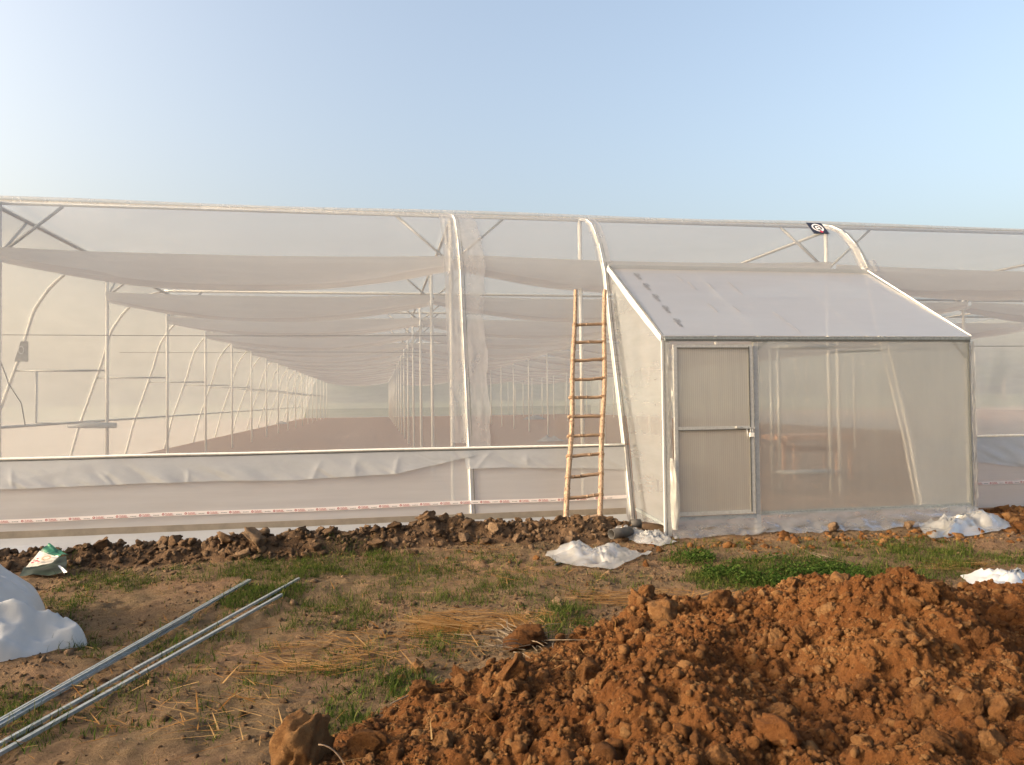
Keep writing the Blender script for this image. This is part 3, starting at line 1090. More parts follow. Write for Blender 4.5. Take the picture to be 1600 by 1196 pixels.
# left side film, far end film, roof film
o, z = prof_path(24)
Yg = np.linspace(ROW0 - 1.5, YEND, 70)
A = np.zeros((70, 24, 3))
A[..., 0] = COLS[0] - o[None, :] - 0.035 + 0.01 * fbm(Yg[:, None] * .5, z[None, :], 3, 2)
A[..., 1] = Yg[:, None]
A[..., 2] = z[None, :]
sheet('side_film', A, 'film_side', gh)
A = np.zeros((8, 4, 3))
A[..., 0] = np.linspace(-7, 22, 8)[:, None]
A[..., 1] = YEND + 0.6
A[..., 2] = np.array([0.9, 2, 3, TOP])[None, :]
sheet('end_film', A, 'film_end', gh)
B_ = np.zeros((8, 4, 3))
B_[..., 0] = 22.0
B_[..., 1] = np.linspace(ROW0 - 1, YEND + .6, 8)[:, None]
B_[..., 2] = np.array([0.95, 2, 3, TOP])[None, :]
sheet('side_film', B_, 'film_end', gh)
B_[..., 2] = np.array([0, .3, .6, .95])[None, :]
sheet('end_skirt', B_, 'film_low', gh)
A[..., 2] = np.array([0, .3, .6, .9])[None, :]
A[..., 1] = YEND + 0.62
sheet('end_skirt', A, 'film_low', gh)
Xg = np.linspace(-5.0, 22, 60)
Yg = np.linspace(ROW0, YEND + .6, 18 * 4)
A = np.zeros((60, 72, 3))
A[..., 0] = Xg[:, None]
A[..., 1] = Yg[None, :]
A[..., 2] = TOP + 0.04 - 0.05 * np.abs(np.sin((Yg[None, :] - ROW0) / STEP * math.pi)) + 0.01 * fbm(Xg[:, None], Yg[None, :], 2, 2)
sheet('roof_film', A, 'film_roof', gh)

# gathered shade curtains that hang in a sag at every row
def curtain_mesh(w, seed):
    nx, ns = 44, 30
    U = np.linspace(0, 1, nx)
    S = np.linspace(0, 1, ns)
    a = math.pi * S
    sag = 0.17 + 0.34 * 4 * U * (1 - U)
    lump_ = 0.025 * fbm(U * 4, U * 0 + seed, seed, 3)
    dep = sag + lump_
    ripple = 0.032 * fbm(U[:, None] * 2.0, S[None, :] * 9, seed + 2, 3)
    A = np.zeros((nx, ns, 3))
    A[..., 0] = U[:, None] * w
    A[..., 1] = -0.32 * np.cos(a)[None, :] * (0.8 + 0.3 * 4 * U * (1 - U))[:, None] + ripple
    A[..., 2] = 3.60 - dep[:, None] * np.sin(a)[None, :] ** 0.8 + ripple * 0.6 - 0.07 * (4 * U * (1 - U))[:, None] * (1 - np.sin(a))[None, :]
    return np_mesh('shade_curtain', A.reshape(-1, 3), grid_faces(nx, ns), 'curtain', True)


for c in range(4):
    w = COLS[c + 1] - COLS[c] - 0.08
    kinds = [curtain_mesh(w, 3 + c * 7 + q) for q in range(4)]
    for r_ in range(NROW):
        if c == 3 and r_ == 0:
            continue
        link('shade_curtain', kinds[(r_ * 3 + c) % 4], gh, (COLS[c] + 0.04, ROW0 + STEP * r_ + 0.05, random.uniform(-.02, .02)))

# wires strung across
for y, z in ((ROW0 + 0.15, 2.47), (ROW0 + 2 * STEP, 2.75)):
    MB().tube([(-6.0 + 0.9 * k, y, z - 0.006 * math.sin(k)) for k in range(9)] if z != 2.47 else [(-6.2, y, z), (-2, y, z - .01), (1.07, y, z)], 0.0055, 5).build('wire', 'wire', gh, True)
MB().tube([(-5.0, ROW0 + .2, 2.1), (-4.9, ROW0 + .2, 1.8), (-4.75, ROW0 + .2, 1.55), (-4.7, ROW0 + .2, 1.25)], 0.008, 5).build('hanging_cord', 'wire', gh, True)
MB().tube([(7.1, ROW0 + .3, 2.3), (8.9, ROW0 + .25, 2.32), (14, ROW0 + .3, 2.33)], 0.006, 5).build('wire', 'wire', gh, True)

# heaps of white film left on the floor inside
for px, py, r in ((440, 662, .5), (860, 688, .5), (835, 655, .9)):
    p = at(px, py, 0.05)
    U, Vv = np.meshgrid(np.linspace(-1, 1, 26), np.linspace(-1, 1, 18), indexing='ij')
    A = np.stack([p.x + U * r, p.y + Vv * r * .5, 0.02 + np.clip(1 - U * U - Vv * Vv, 0, 1) * r * .35 * (1 + fbm(U * 3, Vv * 3, int(px), 3))], -1)
    o = sheet('film_bundle', A, 'loose')
    tag(o, {440: 'white film bundle on the floor beside the row of posts at the sunlit side', 860: 'striped film bundle on the floor just behind the clamp rail left of the ladder',
            835: 'low white film bundle far inside the greenhouse behind the ladder'}[px], 'plastic bundle')

# name plates
def frame_on(center, ux, uy, w, h):
    c, ux, uy = Vector(center), Vector(ux).normalized(), Vector(uy).normalized()
    return lambda a, b, d=0.0: c + ux * (a * w / 2) + uy * (b * h / 2) + ux.cross(uy) * d


zz = 4.02
oo = float(prof_at(zz))
sl = Vector((0, -0.72, -0.70)).normalized()
fr = frame_on((6.55, ROW0 - oo - 0.03, zz + .015), (1, 0, 0), -sl, 0.25, 0.30)
badge = empty('badge', fr(0, 0), 'small dark square badge with a white ring and red spot, on the top edge film', 'badge')


def plate(fr, d0, d1, a=1.0, b=1.0):
    v = [fr(-a, -b, d0), fr(a, -b, d0), fr(a, b, d0), fr(-a, b, d0), fr(-a, -b, d1), fr(a, -b, d1), fr(a, b, d1), fr(-a, b, d1)]
    return MB().add(v, [(0, 3, 2, 1), (4, 5, 6, 7), (0, 1, 5, 4), (1, 2, 6, 5), (2, 3, 7, 6), (3, 0, 4, 7)])


plate(fr, 0, 0.008).build('board', 'navy', badge)


def ring(fr, cx, cy, r0, r1, d, a0=0, a1=2 * math.pi, n=24):
    v, f = [], []
    for i in range(n + 1):
        a = a0 + (a1 - a0) * i / n
        v += [fr(cx + r0 * math.cos(a), cy + r0 * math.sin(a), d), fr(cx + r1 * math.cos(a), cy + r1 * math.sin(a), d)]
    for i in range(n):
        f.append((2 * i, 2 * i + 1, 2 * i + 3, 2 * i + 2))
    return MB().add(v, f)


ring(fr, 0, 0.02, 0.54, 0.72, 0.012).build('ring', 'white', badge)
e = ring(fr, 0, 0.05, 0.12, 0.30, 0.012)
e.add([fr(-.30, -.35, .012), fr(-.12, -.35, .012), fr(-.12, .2, .012), fr(-.30, .2, .012)], [(0, 1, 2, 3)])
e.add([fr(.05, -.1, .012), fr(.30, -.40, .012), fr(.42, -.33, .012), fr(.2, -.05, .012)], [(0, 1, 2, 3)])
e.build('emblem', 'white', badge)
ring(fr, 0.12, -0.72, 0.0, 0.20, 0.013).build('spot', 'red', badge)

zp = 2.5
fr = frame_on((COLS[0] - float(prof_at(2.5)) + 0.02, ROW0 + STEP - 0.05, zp), (1, 0.0, 0.0), (0, 0, 1), 0.24, 0.37)
sign = empty('hanging_plate', fr(0, 0), 'grey rectangular plate hung on a bent side pipe inside the greenhouse', 'plate')
plate(fr, 0, 0.01).build('board', 'plate', sign)
ring(fr, 0, .15, 0.3, 0.42, 0.013).build('ring', 'steel', sign)

# ------------------------------------------------------------------ lobby
LX0, LX1, LY, LZ = 3.10, 6.90, 7.92, 2.16
RY, RZ = ROW0 - 1.25 - 0.02, 3.27
lob = empty('entrance_lobby', (LX0, LY, 0), 'film covered entrance lobby with a sloping white roof and a framed door', 'lobby')
DX0, DX1 = 3.17, 4.14          # door opening
# corner and door posts
for x0, w in ((LX0, 0.05), (DX1 + 0.005, 0.055), (LX1 - 0.05, 0.05)):
    MB().box(x0, x0 + w, LY, LY + 0.05, -0.1, LZ - 0.03).build('post', 'steel', lob)
MB().box(LX0, LX1, LY - 0.012, LY + 0.045, LZ - 0.03, LZ + 0.02).build('header', 'zinc', lob)
MB().box(LX0 + .01, LX1 - .01, LY - 0.017, LY - 0.013, LZ - 0.022, LZ - 0.010).build('clamp_spring', 'dark_line', lob)
MB().box(DX1 + 0.06, LX1 - 0.05, LY - 0.008, LY + 0.035, 0.185, 0.225).build('sill_rail', 'zinc', lob)
MB().box(DX0, DX1, LY - 0.006, LY + 0.035, 0.16, 0.20).build('threshold', 'zinc', lob)
# knee braces
MB().bar((DX1 + 0.06, LY + 0.02, LZ - 0.13), (DX1 + 0.17, LY + 0.02, LZ - 0.03), 0.02, 0.02).build('brace', 'steel', lob)
MB().bar((LX1 - 0.05, LY + 0.02, LZ - 0.22), (LX1 - 0.20, LY + 0.02, LZ - 0.03), 0.025, 0.02).build('brace', 'steel', lob)
# front film panel
Xf, Zf = np.linspace(DX1 + 0.06, LX1 - 0.01, 40), np.linspace(0.2, LZ - 0.02, 24)
A = np.zeros((40, 24, 3))
A[..., 0] = Xf[:, None]
A[..., 1] = LY - 0.004 + 0.006 * fbm(Xf[:, None] * 1.2, Zf[None, :], 6, 3)
A[..., 2] = Zf[None, :]
sheet('front_film', A, 'lobby', lob)
# roof
U, T = np.linspace(0, 1, 48), np.linspace(0, 1, 28)
A = np.zeros((48, 28, 3))
A[..., 0] = LX0 - 0.03 + (LX1 - LX0 + 0.06) * U[:, None]
A[..., 1] = RY + (LY - 0.02 - RY) * T[None, :]
sag = 0.03 * np.sin(math.pi * T)[None, :] * np.sin(math.pi * U)[:, None]
A[..., 2] = RZ + (LZ + 0.028 - RZ) * T[None, :] - sag
roof = sheet('roof_sheet', A, 'lobby_roof', lob)
# roof edging
MB().bar((LX0 - 0.03, RY, RZ + 0.012), (LX1 + 0.03, RY, RZ + 0.012), 0.05, 0.055).build('ridge_sleeve', 'skirt', lob)
sd = [(LX0 - 0.035, RY + (LY - RY) * t, RZ + (LZ - RZ) * t + 0.0) for t in np.linspace(0, 1, 14)]
v, f = [], []
for i, p in enumerate(sd):
    w = 0.036 + 0.022 * math.sin(i / 13 * math.pi)
    v += [(p[0] - 0.004, p[1], p[2] + 0.03), (p[0] - 0.012 - 0.01 * random.random(), p[1], p[2] - w)]
    if i:
        f.append((2 * i - 2, 2 * i - 1, 2 * i + 1, 2 * i))
MB().add(v, f).build('edge_film', 'cover', lob)
MB().tube([(p[0] + 0.02, p[1], p[2] + 0.035) for p in sd], 0.006, 5).build('clamp_spring', 'dark_line', lob, True)
MB().tube([(LX1 + 0.02, RY + (LY - RY) * t, RZ + (LZ - RZ) * t + 0.035) for t in np.linspace(0, 1, 10)], 0.010, 6).build('edge_channel', 'pipe', lob, True)
for x in (4.28, 5.64):
    MB().tube([(x, RY, RZ - 0.03), (x, LY + .03, LZ - 0.02)], 0.018, 6).build('rafter', 'pipe', lob, True)
# seams on the roof sheet
def on_roof(x, t, d=0.012):
    return (x, RY + (LY - 0.02 - RY) * t, RZ + (LZ + 0.028 - RZ) * t + d - 0.03 * math.sin(math.pi * t) * math.sin(math.pi * (x - LX0 + .03) / (LX1 - LX0 + .06)))


# print on the roof sheet: runs down the slope
GT = text_mesh('GFpure', 0.10, 0.15)
ink = MB()
dirv = Vector((0, LY - .02 - RY, LZ + .028 - RZ)).normalized()
for t0 in (0.09, 0.26, 0.43, 0.60, 0.78):
    o3 = Vector(on_roof(3.36, t0, 0.006))
    ink.add([o3 + dirv * (p[0] * 0.78) + Vector((1, 0, 0)) * p[1] for p in GT[0]], GT[1])
ink.build('printing', 'black_ink', roof)['kind'] = 'stuff'
dash = MB()
for x, t, w in ((3.95, .12, .10), (4.02, .22, .12), (4.28, .23, .09), (4.0, .55, .13), (4.3, .58, .09), (4.75, .66, .3), (4.6, .2, .2)):
    dash.bar(Vector(on_roof(x, t)) , Vector(on_roof(x + .01, t + w)), 0.006, 0.002)
dash.build('print_mark', 'grey_ink', roof)['kind'] = 'stuff'
# side films
for x in (LX0 - 0.012, LX1 + 0.012):
    Yn = 22
    A = np.zeros((Yn, 14, 3))
    for i in range(Yn):
        t = i / (Yn - 1)
        for j in range(14):
            s = j / 13
            # front edge (LY) to the sloping greenhouse wall
            zt = RZ + (LZ - RZ) * (1 - t)
            zt = LZ + (RZ - LZ) * t
            z = 0.1 * (1 - t) + 0.02 + (zt - 0.1) * s
            yw = ROW0 - float(np.interp(z, [p[1] for p in PROF], [p[0] for p in PROF])) - 0.015
            A[i, j] = (x, LY + (yw - LY) * t, z)
    A[..., 0] += 0.010 * fbm(A[..., 1] * 3, A[..., 2] * 2, 7, 3)
    sheet('side_film', A, 'lobby_side', lob)
MB().bar((LX0 - 0.02, LY + 0.02, 0.12), (LX0 - 0.02, ROW0 - 2.2, 0.16), 0.012, 0.03).build('side_rail', 'zinc', lob)
MB().bar((LX0 - 0.022, LY + 0.015, 0.0), (LX0 - 0.022, LY + 0.015, LZ - .02), 0.02, 0.035, (0, 1, 0)).build('corner_strip', 'cover', lob)
# wrinkled film sleeves at the corner posts
def sleeve(x, y, z0, z1, w, seed):
    Z = np.linspace(z0, z1, 60)
    U = np.linspace(0, 1, 7)
    A = np.zeros((60, 7, 3))
    A[..., 2] = Z[:, None]
    A[..., 0] = x + (U[None, :] - .5) * (w * (0.8 + 0.8 * np.abs(fbm(Z * 3, Z * 0, seed, 3))))[:, None]
    A[..., 1] = y - 0.012 - 0.02 * np.abs(fbm(Z[:, None] * 9, U[None, :] * 3, seed + 3, 3))
    sheet('film_sleeve', A, 'loose', lob)


sleeve(LX0 + 0.045, LY, 0.75, LZ - 0.06, 0.05, 3)
sleeve(LX1 + 0.02, LY, 0.05, LZ - 0.02, 0.06, 12)
MB().bar((LX1 - 0.03, LY - 0.012, 0.1), (LX1 - 0.03, LY - 0.012, LZ - .05), 0.006, 0.01, (0, 1, 0)).build('clamp_spring', 'dark_line', lob)
# flap of film loose at the hinge side
Z = np.linspace(0.08, 0.85, 26)
U = np.linspace(0, 1, 9)
A = np.zeros((26, 9, 3))
wd = 0.03 + 0.07 * np.sin(np.clip((0.85 - Z) / 0.7, 0, 1) * 2.4) ** 1
A[..., 0] = LX0 + 0.03 + U[None, :] * wd[:, None]
A[..., 1] = LY - 0.03 - 0.04 * np.sin(U[None, :] * 3) * np.ones((26, 1)) + 0.05 * fbm(Z[:, None] * 4, U[None, :] * 3, 4, 3)
A[..., 2] = Z[:, None]
sheet('loose_flap', A, 'loose', lob)

# door
door = bpy.data.objects.new('door', None)
COL.objects.link(door)
door.parent = lob
door.location = Vector((DX0, LY, 0.2)) - lob.location
fw = 0.038
z0, z1, zm = 0.215, 2.09, 1.165
for x0 in (DX0 + 0.02, DX1 - 0.02 - fw):
    MB().box(x0, x0 + fw, LY - 0.028, LY + 0.008, z0, z1).build('stile', 'steel', door)
for zr, hgt in ((z0, fw), (zm - 0.02, 0.04), (z1 - fw, fw)):
    MB().box(DX0 + 0.021 + fw, DX1 - 0.021 - fw, LY - 0.026, LY + 0.006, zr, zr + hgt).build('door_rail', 'steel', door)
MB().box(DX0 + 0.022 + fw, DX1 - 0.022 - fw, LY - 0.029, LY - 0.0262, zm - 0.022, zm - 0.012).build('clamp_spring', 'dark_line', door)
MB().box(DX0 + 0.022 + fw, DX1 - 0.022 - fw, LY - 0.029, LY - 0.0262, z1 - fw - 0.004, z1 - fw + 0.006).build('clamp_spring', 'dark_line', door)
MB().box(DX1 - 0.02 - fw - 0.012, DX1 - 0.02 - fw, LY - 0.030, LY - 0.0281, z0 + .02, z1 - .02).build('clamp_spring', 'dark_line', door)
for za, zb in ((z0 + fw, zm - 0.02), (zm + 0.02, z1 - fw)):
    MB().box(DX0 + 0.021 + fw, DX1 - 0.021 - fw, LY - 0.012, LY - 0.008, za, zb).build('panel', 'door', door)
lt = MB().box(DX1 - 0.16, DX1 - 0.01, LY - 0.046, LY - 0.031, zm - 0.010, zm + 0.006)
lt.box(DX1 - 0.24, DX1 - 0.19, LY - 0.05, LY - 0.030, zm - 0.002, zm + 0.018)
lt.build('latch', 'steel', door)
MB().tube([(DX1 - 0.07, LY - 0.045, zm - 0.01), (DX1 - 0.075, LY - 0.05, zm - 0.05), (DX1 - 0.06, LY - 0.05, zm - 0.06), (DX1 - 0.045, LY - 0.05, zm - 0.05), (DX1 - 0.05, LY - 0.045, zm - 0.01)], 0.004, 5).build('shackle', 'steel', door, True)
MB().box(DX1 - 0.085, DX1 - 0.035, LY - 0.062, LY - 0.034, zm - 0.10, zm - 0.055).build('padlock', 'pipe', door)
MB().tube([(DX1 - 0.11, LY - 0.04, zm - .01), (DX1 - 0.10, LY - 0.04, zm - .13)], 0.005, 5).build('keeper', 'steel', door, True)

# base film under the sill, crumpled to the ground
Xb = np.linspace(LX0 + 0.02, LX1 + 0.03, 130)
S = np.linspace(0, 1, 16)
A = np.zeros((130, 16, 3))
gz = ground_h(Xb, Xb * 0 + LY - 0.1)
A[..., 0] = Xb[:, None]
A[..., 1] = LY - 0.012 - 0.10 * S[None, :] ** 1.6 - S[None, :] * 0.09 * np.abs(fbm(Xb[:, None] * 2.2, S[None, :] * 2, 14, 4, .6))
A[..., 2] = 0.205 * (1 - S[None, :]) + (gz[:, None] + 0.02) * S[None, :] + 0.02 * S * fbm(Xb[:, None] * 3, S[None, :] * 3, 17, 3)
sheet('base_film', A, 'base', lob)

# inner door frame between lobby and house, at the first post row
fi = MB()
gh_frame = [((6.10, ROW0, 0), (6.10, ROW0, 2.28)), ((6.10, ROW0, 2.28), (7.10, ROW0, 2.28)), ((6.10, ROW0, 0.32), (7.10, ROW0, 0.32))]
for a, b in gh_frame:
    MB().tube([a, b], 0.035, 8).build('inner_frame', 'steel', gh, True)
MB().tube([(7.1, ROW0, 2.2), (9.2, ROW0 + 0.2, 2.28)], 0.02, 6).build('wire', 'wire', gh, True)

# bench seen through the lobby film
tb = empty('work_table', (8.0, 13.4, 0), 'low wooden work table standing inside, seen blurred through the lobby film', 'table')
MB().box(7.3, 8.75, 13.1, 13.7, 0.70, 0.79).build('tabletop', 'wood', tb)
for x in (7.45, 8.55):
    for y in (13.18, 13.58):
        MB().box(x, x + 0.06, y, y + 0.06, 0, 0.698).build('leg', 'wood', tb)
MB().box(7.52, 8.54, 13.60, 13.63, 0.45, 0.56).build('apron', 'wood', tb)


# ------------------------------------------------------------------ ladder
def px_on_y(px, py, Y):
    d = _fw + _rt * ((px - 800.0) / F) + _up * ((598.0 - py) / F)
    return CAM + d * (Y / d.y)


fl, fr_ = px_on_y(884, 820, 8.42), px_on_y(938, 818, 8.42)
tlp, trp = px_on_y(901, 454, 9.62), px_on_y(945, 454, 9.62)
lad = empty('bamboo_ladder', (fl + fr_) / 2, 'tall bamboo ladder with eleven rungs leaning on the greenhouse wall', 'ladder')


def pole(a, b, r0, r1, seed, parent, name, mat, nodes=9, bend=0.012):
    rg = np.random.default_rng(seed)
    n = nodes * 6
    nd = np.sort(rg.uniform(0.03, 0.97, nodes))
    path, rad = [], []
    sidev = (b - a).cross(Vector((0, 1, 0))).normalized()
    ts = sorted(set(list(np.linspace(0, 1, n)) + [q + e for q in nd for e in (-.004, 0, .004)]))
    for t in ts:
        if t < 0 or t > 1: continue
        p = a.lerp(b, t) + sidev * bend * (math.sin(t * 5 + seed) + .6 * math.sin(t * 13 + seed * 2))
        path.append(p)
        k = 1.0 + (0.24 if any(abs(t - q) < 1e-6 for q in nd) else 0)
        rad.append((r0 + (r1 - r0) * t) * k)
    return MB().tube(path, rad, 10).build(name, mat, parent, True)


pole(fl, tlp, 0.032, 0.025, 3, lad, 'rail', 'bamboo', 11)
pole(fr_, trp, 0.031, 0.027, 8, lad, 'rail', 'bamboo', 12)
RUNG = [(812, 808), (779, 775), (746, 742), (713, 711), (682, 681), (652, 651), (622, 621), (594, 592), (564, 562), (535, 535), (508, 507)]
for i, (ya, yb_) in enumerate(RUNG):
    def tt(py):
        lo, hi = 0.0, 1.0
        # height along the ladder for a photograph row
        for _ in range(30):
            m_ = (lo + hi) / 2
            q = fl.lerp(tlp, m_) - CAM
            y_ = 598 - F * q.dot(_up) / q.dot(_fw)
            if y_ > py: lo = m_
            else: hi = m_
        return lo
    a, b = fl.lerp(tlp, tt(ya)), fr_.lerp(trp, tt(yb_))
    d = (b - a).normalized()
    pole(a - d * 0.035, b + d * 0.02, 0.021, 0.020, 20 + i, lad, 'rung', 'rung', 2, 0.003)
    bnd = MB()
    for p, rr in ((a, 0.033), (b, 0.033)):
        ax = (tlp - fl).normalized()
        for q in (-0.012, 0.006):
            bnd.tube([p + ax * (q - 0.004), p + ax * (q + 0.004)], rr + .001, 10)
    bnd.build('lashing', 'twine', lad)


# ------------------------------------------------------------------ things lying in the yard
def gz1(x, y):
    g = float(ground_h(np.array([x]), np.array([y]))[0])
    if x < 3 and 7.6 < y < 8.95:
        g = max(g, float(bank_h(np.array([x]), np.array([y]))[0]))
    if -1.2 < x < 5.2 and 1.6 < y < 6.1:
        g = max(g, float(heap_z(np.array([x]), np.array([y]))[0]) - 0.035)
    return g


# steel channels
def channel(a, b, w, h, label, flip=1):
    a, b = Vector(a), Vector(b)
    t = (b - a).normalized()
    s = t.cross(Vector((0, 0, 1))).normalized()
    u = Vector((0, 0, 1))
    th = 0.004
    prof = [(-w / 2, h), (-w / 2, 0), (w / 2, 0), (w / 2, h), (w / 2 - .012, h), (w / 2 - .012, h - th), (w / 2 - th, h - th), (w / 2 - th, th), (-w / 2 + th, th), (-w / 2 + th, h - th), (-w / 2 + .012, h - th), (-w / 2 + .012, h)]
    v = []
    n = 14
    for i in range(n):
        p = a.lerp(b, i / (n - 1))
        p = Vector((p.x, p.y, 0)) + u * (gz1(a.x, a.y) * (1 - i / (n - 1)) + gz1(b.x, b.y) * i / (n - 1) + 0.026)
        for q in prof:
            v.append(p + s * q[0] + u * (q[1] if flip > 0 else h - q[1]))
    m_ = len(prof)
    f = [(i * m_ + k, i * m_ + (k + 1) % m_, (i + 1) * m_ + (k + 1) % m_, (i + 1) * m_ + k) for i in range(n - 1) for k in range(m_)]
    f += [tuple(range(m_)), tuple(range((n - 1) * m_, n * m_))[::-1]]
    o = MB().add(v, f).build('steel_channel', 'zinc')
    return tag(o, label, 'steel channel', 'galvanised channels lying in the yard')


G_ = lambda px, py: at(px, py, -0.06)
channel(G_(-60, 1172), G_(390, 914), 0.032, 0.018, 'galvanised steel channel nearest the crumpled white cover, lying alone')
channel(G_(-60, 1178), G_(300, 966), 0.022, 0.016, 'shorter galvanised channel tucked along the one nearest the white cover', -1)
channel(G_(-60, 1203), G_(467, 913), 0.020, 0.017, 'middle galvanised channel, reaching farthest into the grass', -1)
channel(G_(-60, 1222), G_(440, 940), 0.022, 0.017, 'galvanised channel farthest from the white cover, ending in the grass')


def crumple(name, outline, zf, height, mat, label, cat, seed, fold=6.0, nr=15, nt=48, spikes=None, parent=None):
    """A film sheet: outline = photograph pixels of its edge on the ground; folds rise inside it."""
    P = np.array([[*at(px, py, zf).xy] for px, py in outline])
    c = P.mean(0)
    d = np.concatenate([[0], np.cumsum(np.linalg.norm(np.diff(np.vstack([P, P[:1]]), axis=0), axis=1))])
    t = np.linspace(0, d[-1], nt)
    Q = np.vstack([P, P[:1]])
    ox, oy = np.interp(t, d, Q[:, 0]), np.interp(t, d, Q[:, 1])
    rr = np.linspace(0.0, 1, nr)
    X = c[0] + rr[:, None] * (ox - c[0])[None, :]
    Y = c[1] + rr[:, None] * (oy - c[1])[None, :]
    g = ground_h(X, Y)
    inb = (X < 3.0) & (Y > 7.6) & (Y < 8.95)
    g = np.where(inb, np.maximum(g, bank_h(X, Y)), g)
    inh = (X > -1.2) & (X < 5.2) & (Y > 1.6) & (Y < 6.1)
    if inh.any():
        g = np.where(inh, np.maximum(g, heap_z(X, Y) - .035), g)
    n1 = 1 - np.abs(fbm(X * fold, Y * fold, seed, 3)) * 3.0
    n2 = 1 - np.abs(fbm(X * fold * 2.3 + 4, Y * fold * 1.2, seed + 5, 2)) * 3.0
    body = np.clip(1 - rr ** 3, 0, 1)[:, None]
    Z = g + 0.012 + height * (0.25 + 0.75 * body) * np.clip(0.7 * n1 + 0.1 * n2 + 0.15, 0.02, 1.2) * (0.3 + 0.7 * body)
    if spikes:
        for px, py, amp, rad in spikes:
            s = at(px, py, zf)
            Z = Z + amp * np.exp(-((X - s.x) ** 2 + (Y - s.y) ** 2) / rad ** 2)
    A = np.stack([X, Y, Z], -1)
    jit = np.random.default_rng(seed).normal(0, .007, A.shape) * (np.clip(1 - rr ** 4, 0, 1)[:, None, None])
    jit[0] = 0
    jit[:, -1] = jit[:, 0]
    o = sheet(name, A + jit, mat, parent, False)
    return tag(o, label, cat)


crumple('plastic_sheet', [(852, 868), (856, 858), (905, 858), (950, 862), (985, 858), (1020, 856), (985, 876), (955, 889), (915, 884), (880, 878)], 0.0, 0.11, 'loose',
        'crumpled white film heaped on the ground in front of the ladder', 'plastic sheet', 3, 5.0, spikes=[(905, 866, .05, .2), (955, 868, .05, .2)])
crumple('plastic_sheet', [(960, 834), (1000, 832), (1040, 834), (1060, 842), (1030, 846), (1000, 842)], 0.02, 0.10, 'loose',
        'white film trailing over the earth from the near corner of the lobby', 'plastic sheet', 13, 6.0)
crumple('plastic_sheet', [(1435, 815), (1470, 812), (1530, 808), (1575, 812), (1582, 822), (1560, 828), (1500, 831), (1455, 838), (1440, 826)], 0.03, 0.17, 'loose',
        'white film bunched on orange earth at the far corner of the lobby', 'plastic sheet', 23, 5.0, spikes=[(1545, 820, .08, .2)])
crumple('plastic_sheet', [(1500, 893), (1560, 897), (1640, 893), (1660, 915), (1600, 924), (1535, 926)], 0.02, 0.13, 'cover',
        'white film sheet half hidden behind the soil heap by dry stubble', 'plastic sheet', 33, 5.0)
crumple('plastic_sheet', [(1440, 918), (1475, 917), (1480, 926), (1450, 930)], 0.05, 0.07, 'cover',
        'small scrap of white film peeping over the back of the soil heap', 'plastic sheet', 43, 7.0, 10, 30)

# big white cover, bottom left: a slumped back lobe over a lower front fold
c0 = at(-55, 1000, -0.06)
cx_, cy_ = np.arange(c0.x - 1.0, c0.x + 1.0, 0.014), np.arange(c0.y - 0.75, c0.y + 0.95, 0.014)
CX, CY = np.meshgrid(cx_, cy_, indexing='ij')


def lobe(px, py, ax, ay, h, p, seed, rot=0.0):
    k = at(px, py, -0.06)
    dx, dy = CX - k.x, CY - k.y
    c, s_ = math.cos(rot), math.sin(rot)
    u, v = (dx * c + dy * s_) / ax, (-dx * s_ + dy * c) / ay
    q = u * u + v * v + 0.22 * fbm(CX * 3.0, CY * 3.0, seed, 3)
    return h * np.sign(1 - q) * np.abs(1 - q) ** p


back_l = lobe(-55, 985, 0.55, 0.46, 0.44, 0.70, 3)
front_l = np.maximum(lobe(-40, 1016, 0.52, 0.30, 0.30, 0.75, 9, 0.05), lobe(62, 1008, 0.28, 0.13, 0.19, 0.75, 13, 0.12))
d_ = 0.5 * (back_l + front_l + np.sqrt((back_l - front_l) ** 2 + 0.0012))
cr = 1 - np.abs(fbm(CX * 2.2 + CY * 1.2, CY * 6.0 - CX * 2, 21, 3)) * 3.4
Z = np.maximum(d_, -0.03) + np.clip(d_ / 0.1, 0, 1) * (0.060 * np.clip(cr, -1, 1) + 0.028 * (1 - np.abs(fbm(CX * 3 + CY * 6, CY * 3 - CX * 2, 29, 2)) * 5) + 0.006 * fbm(CX * 14, CY * 14, 25, 3))
cv = np.stack([CX, CY, ground_h(CX, CY) - 0.015 + Z], -1).reshape(-1, 3)
cf = grid_faces(len(cx_), len(cy_))
cf = cf[(d_.ravel()[cf] > 0.0).any(1)]
us = np.unique(cf)
rm = np.full(len(cv), -1)
rm[us] = np.arange(len(us))
o = link('plastic_cover', np_mesh('plastic_cover', cv[us], rm[cf], 'cover'))
tag(o, 'puffed white plastic cover heaped on the soil at the left edge', 'plastic cover')

# bag at the bank
b0 = at(72, 872, 0.02)
bag = empty('fertiliser_bag', b0, 'torn green and white printed plastic bag lying on the earth bank', 'bag')
zb = gz1(b0.x, b0.y)


def quad_patch(name, corners, mat, parent, amp, seed, n=14):
    a, b, c, d = [np.array(k) for k in corners]
    U, T = np.meshgrid(np.linspace(0, 1, n), np.linspace(0, 1, n), indexing='ij')
    P = ((1 - U) * (1 - T))[..., None] * a + (U * (1 - T))[..., None] * b + (U * T)[..., None] * c + ((1 - U) * T)[..., None] * d
    P[..., 2] += amp * fbm(U * 3, T * 3, seed, 3) - 0.0 * U
    P[..., 1] += amp * fbm(U * 3 + 7, T * 3, seed + 2, 3)
    return sheet(name, P, mat, parent)


def pb(px, py, dz):
    p = at(px, py, zb + dz)
    return (p.x, p.y, zb + dz)


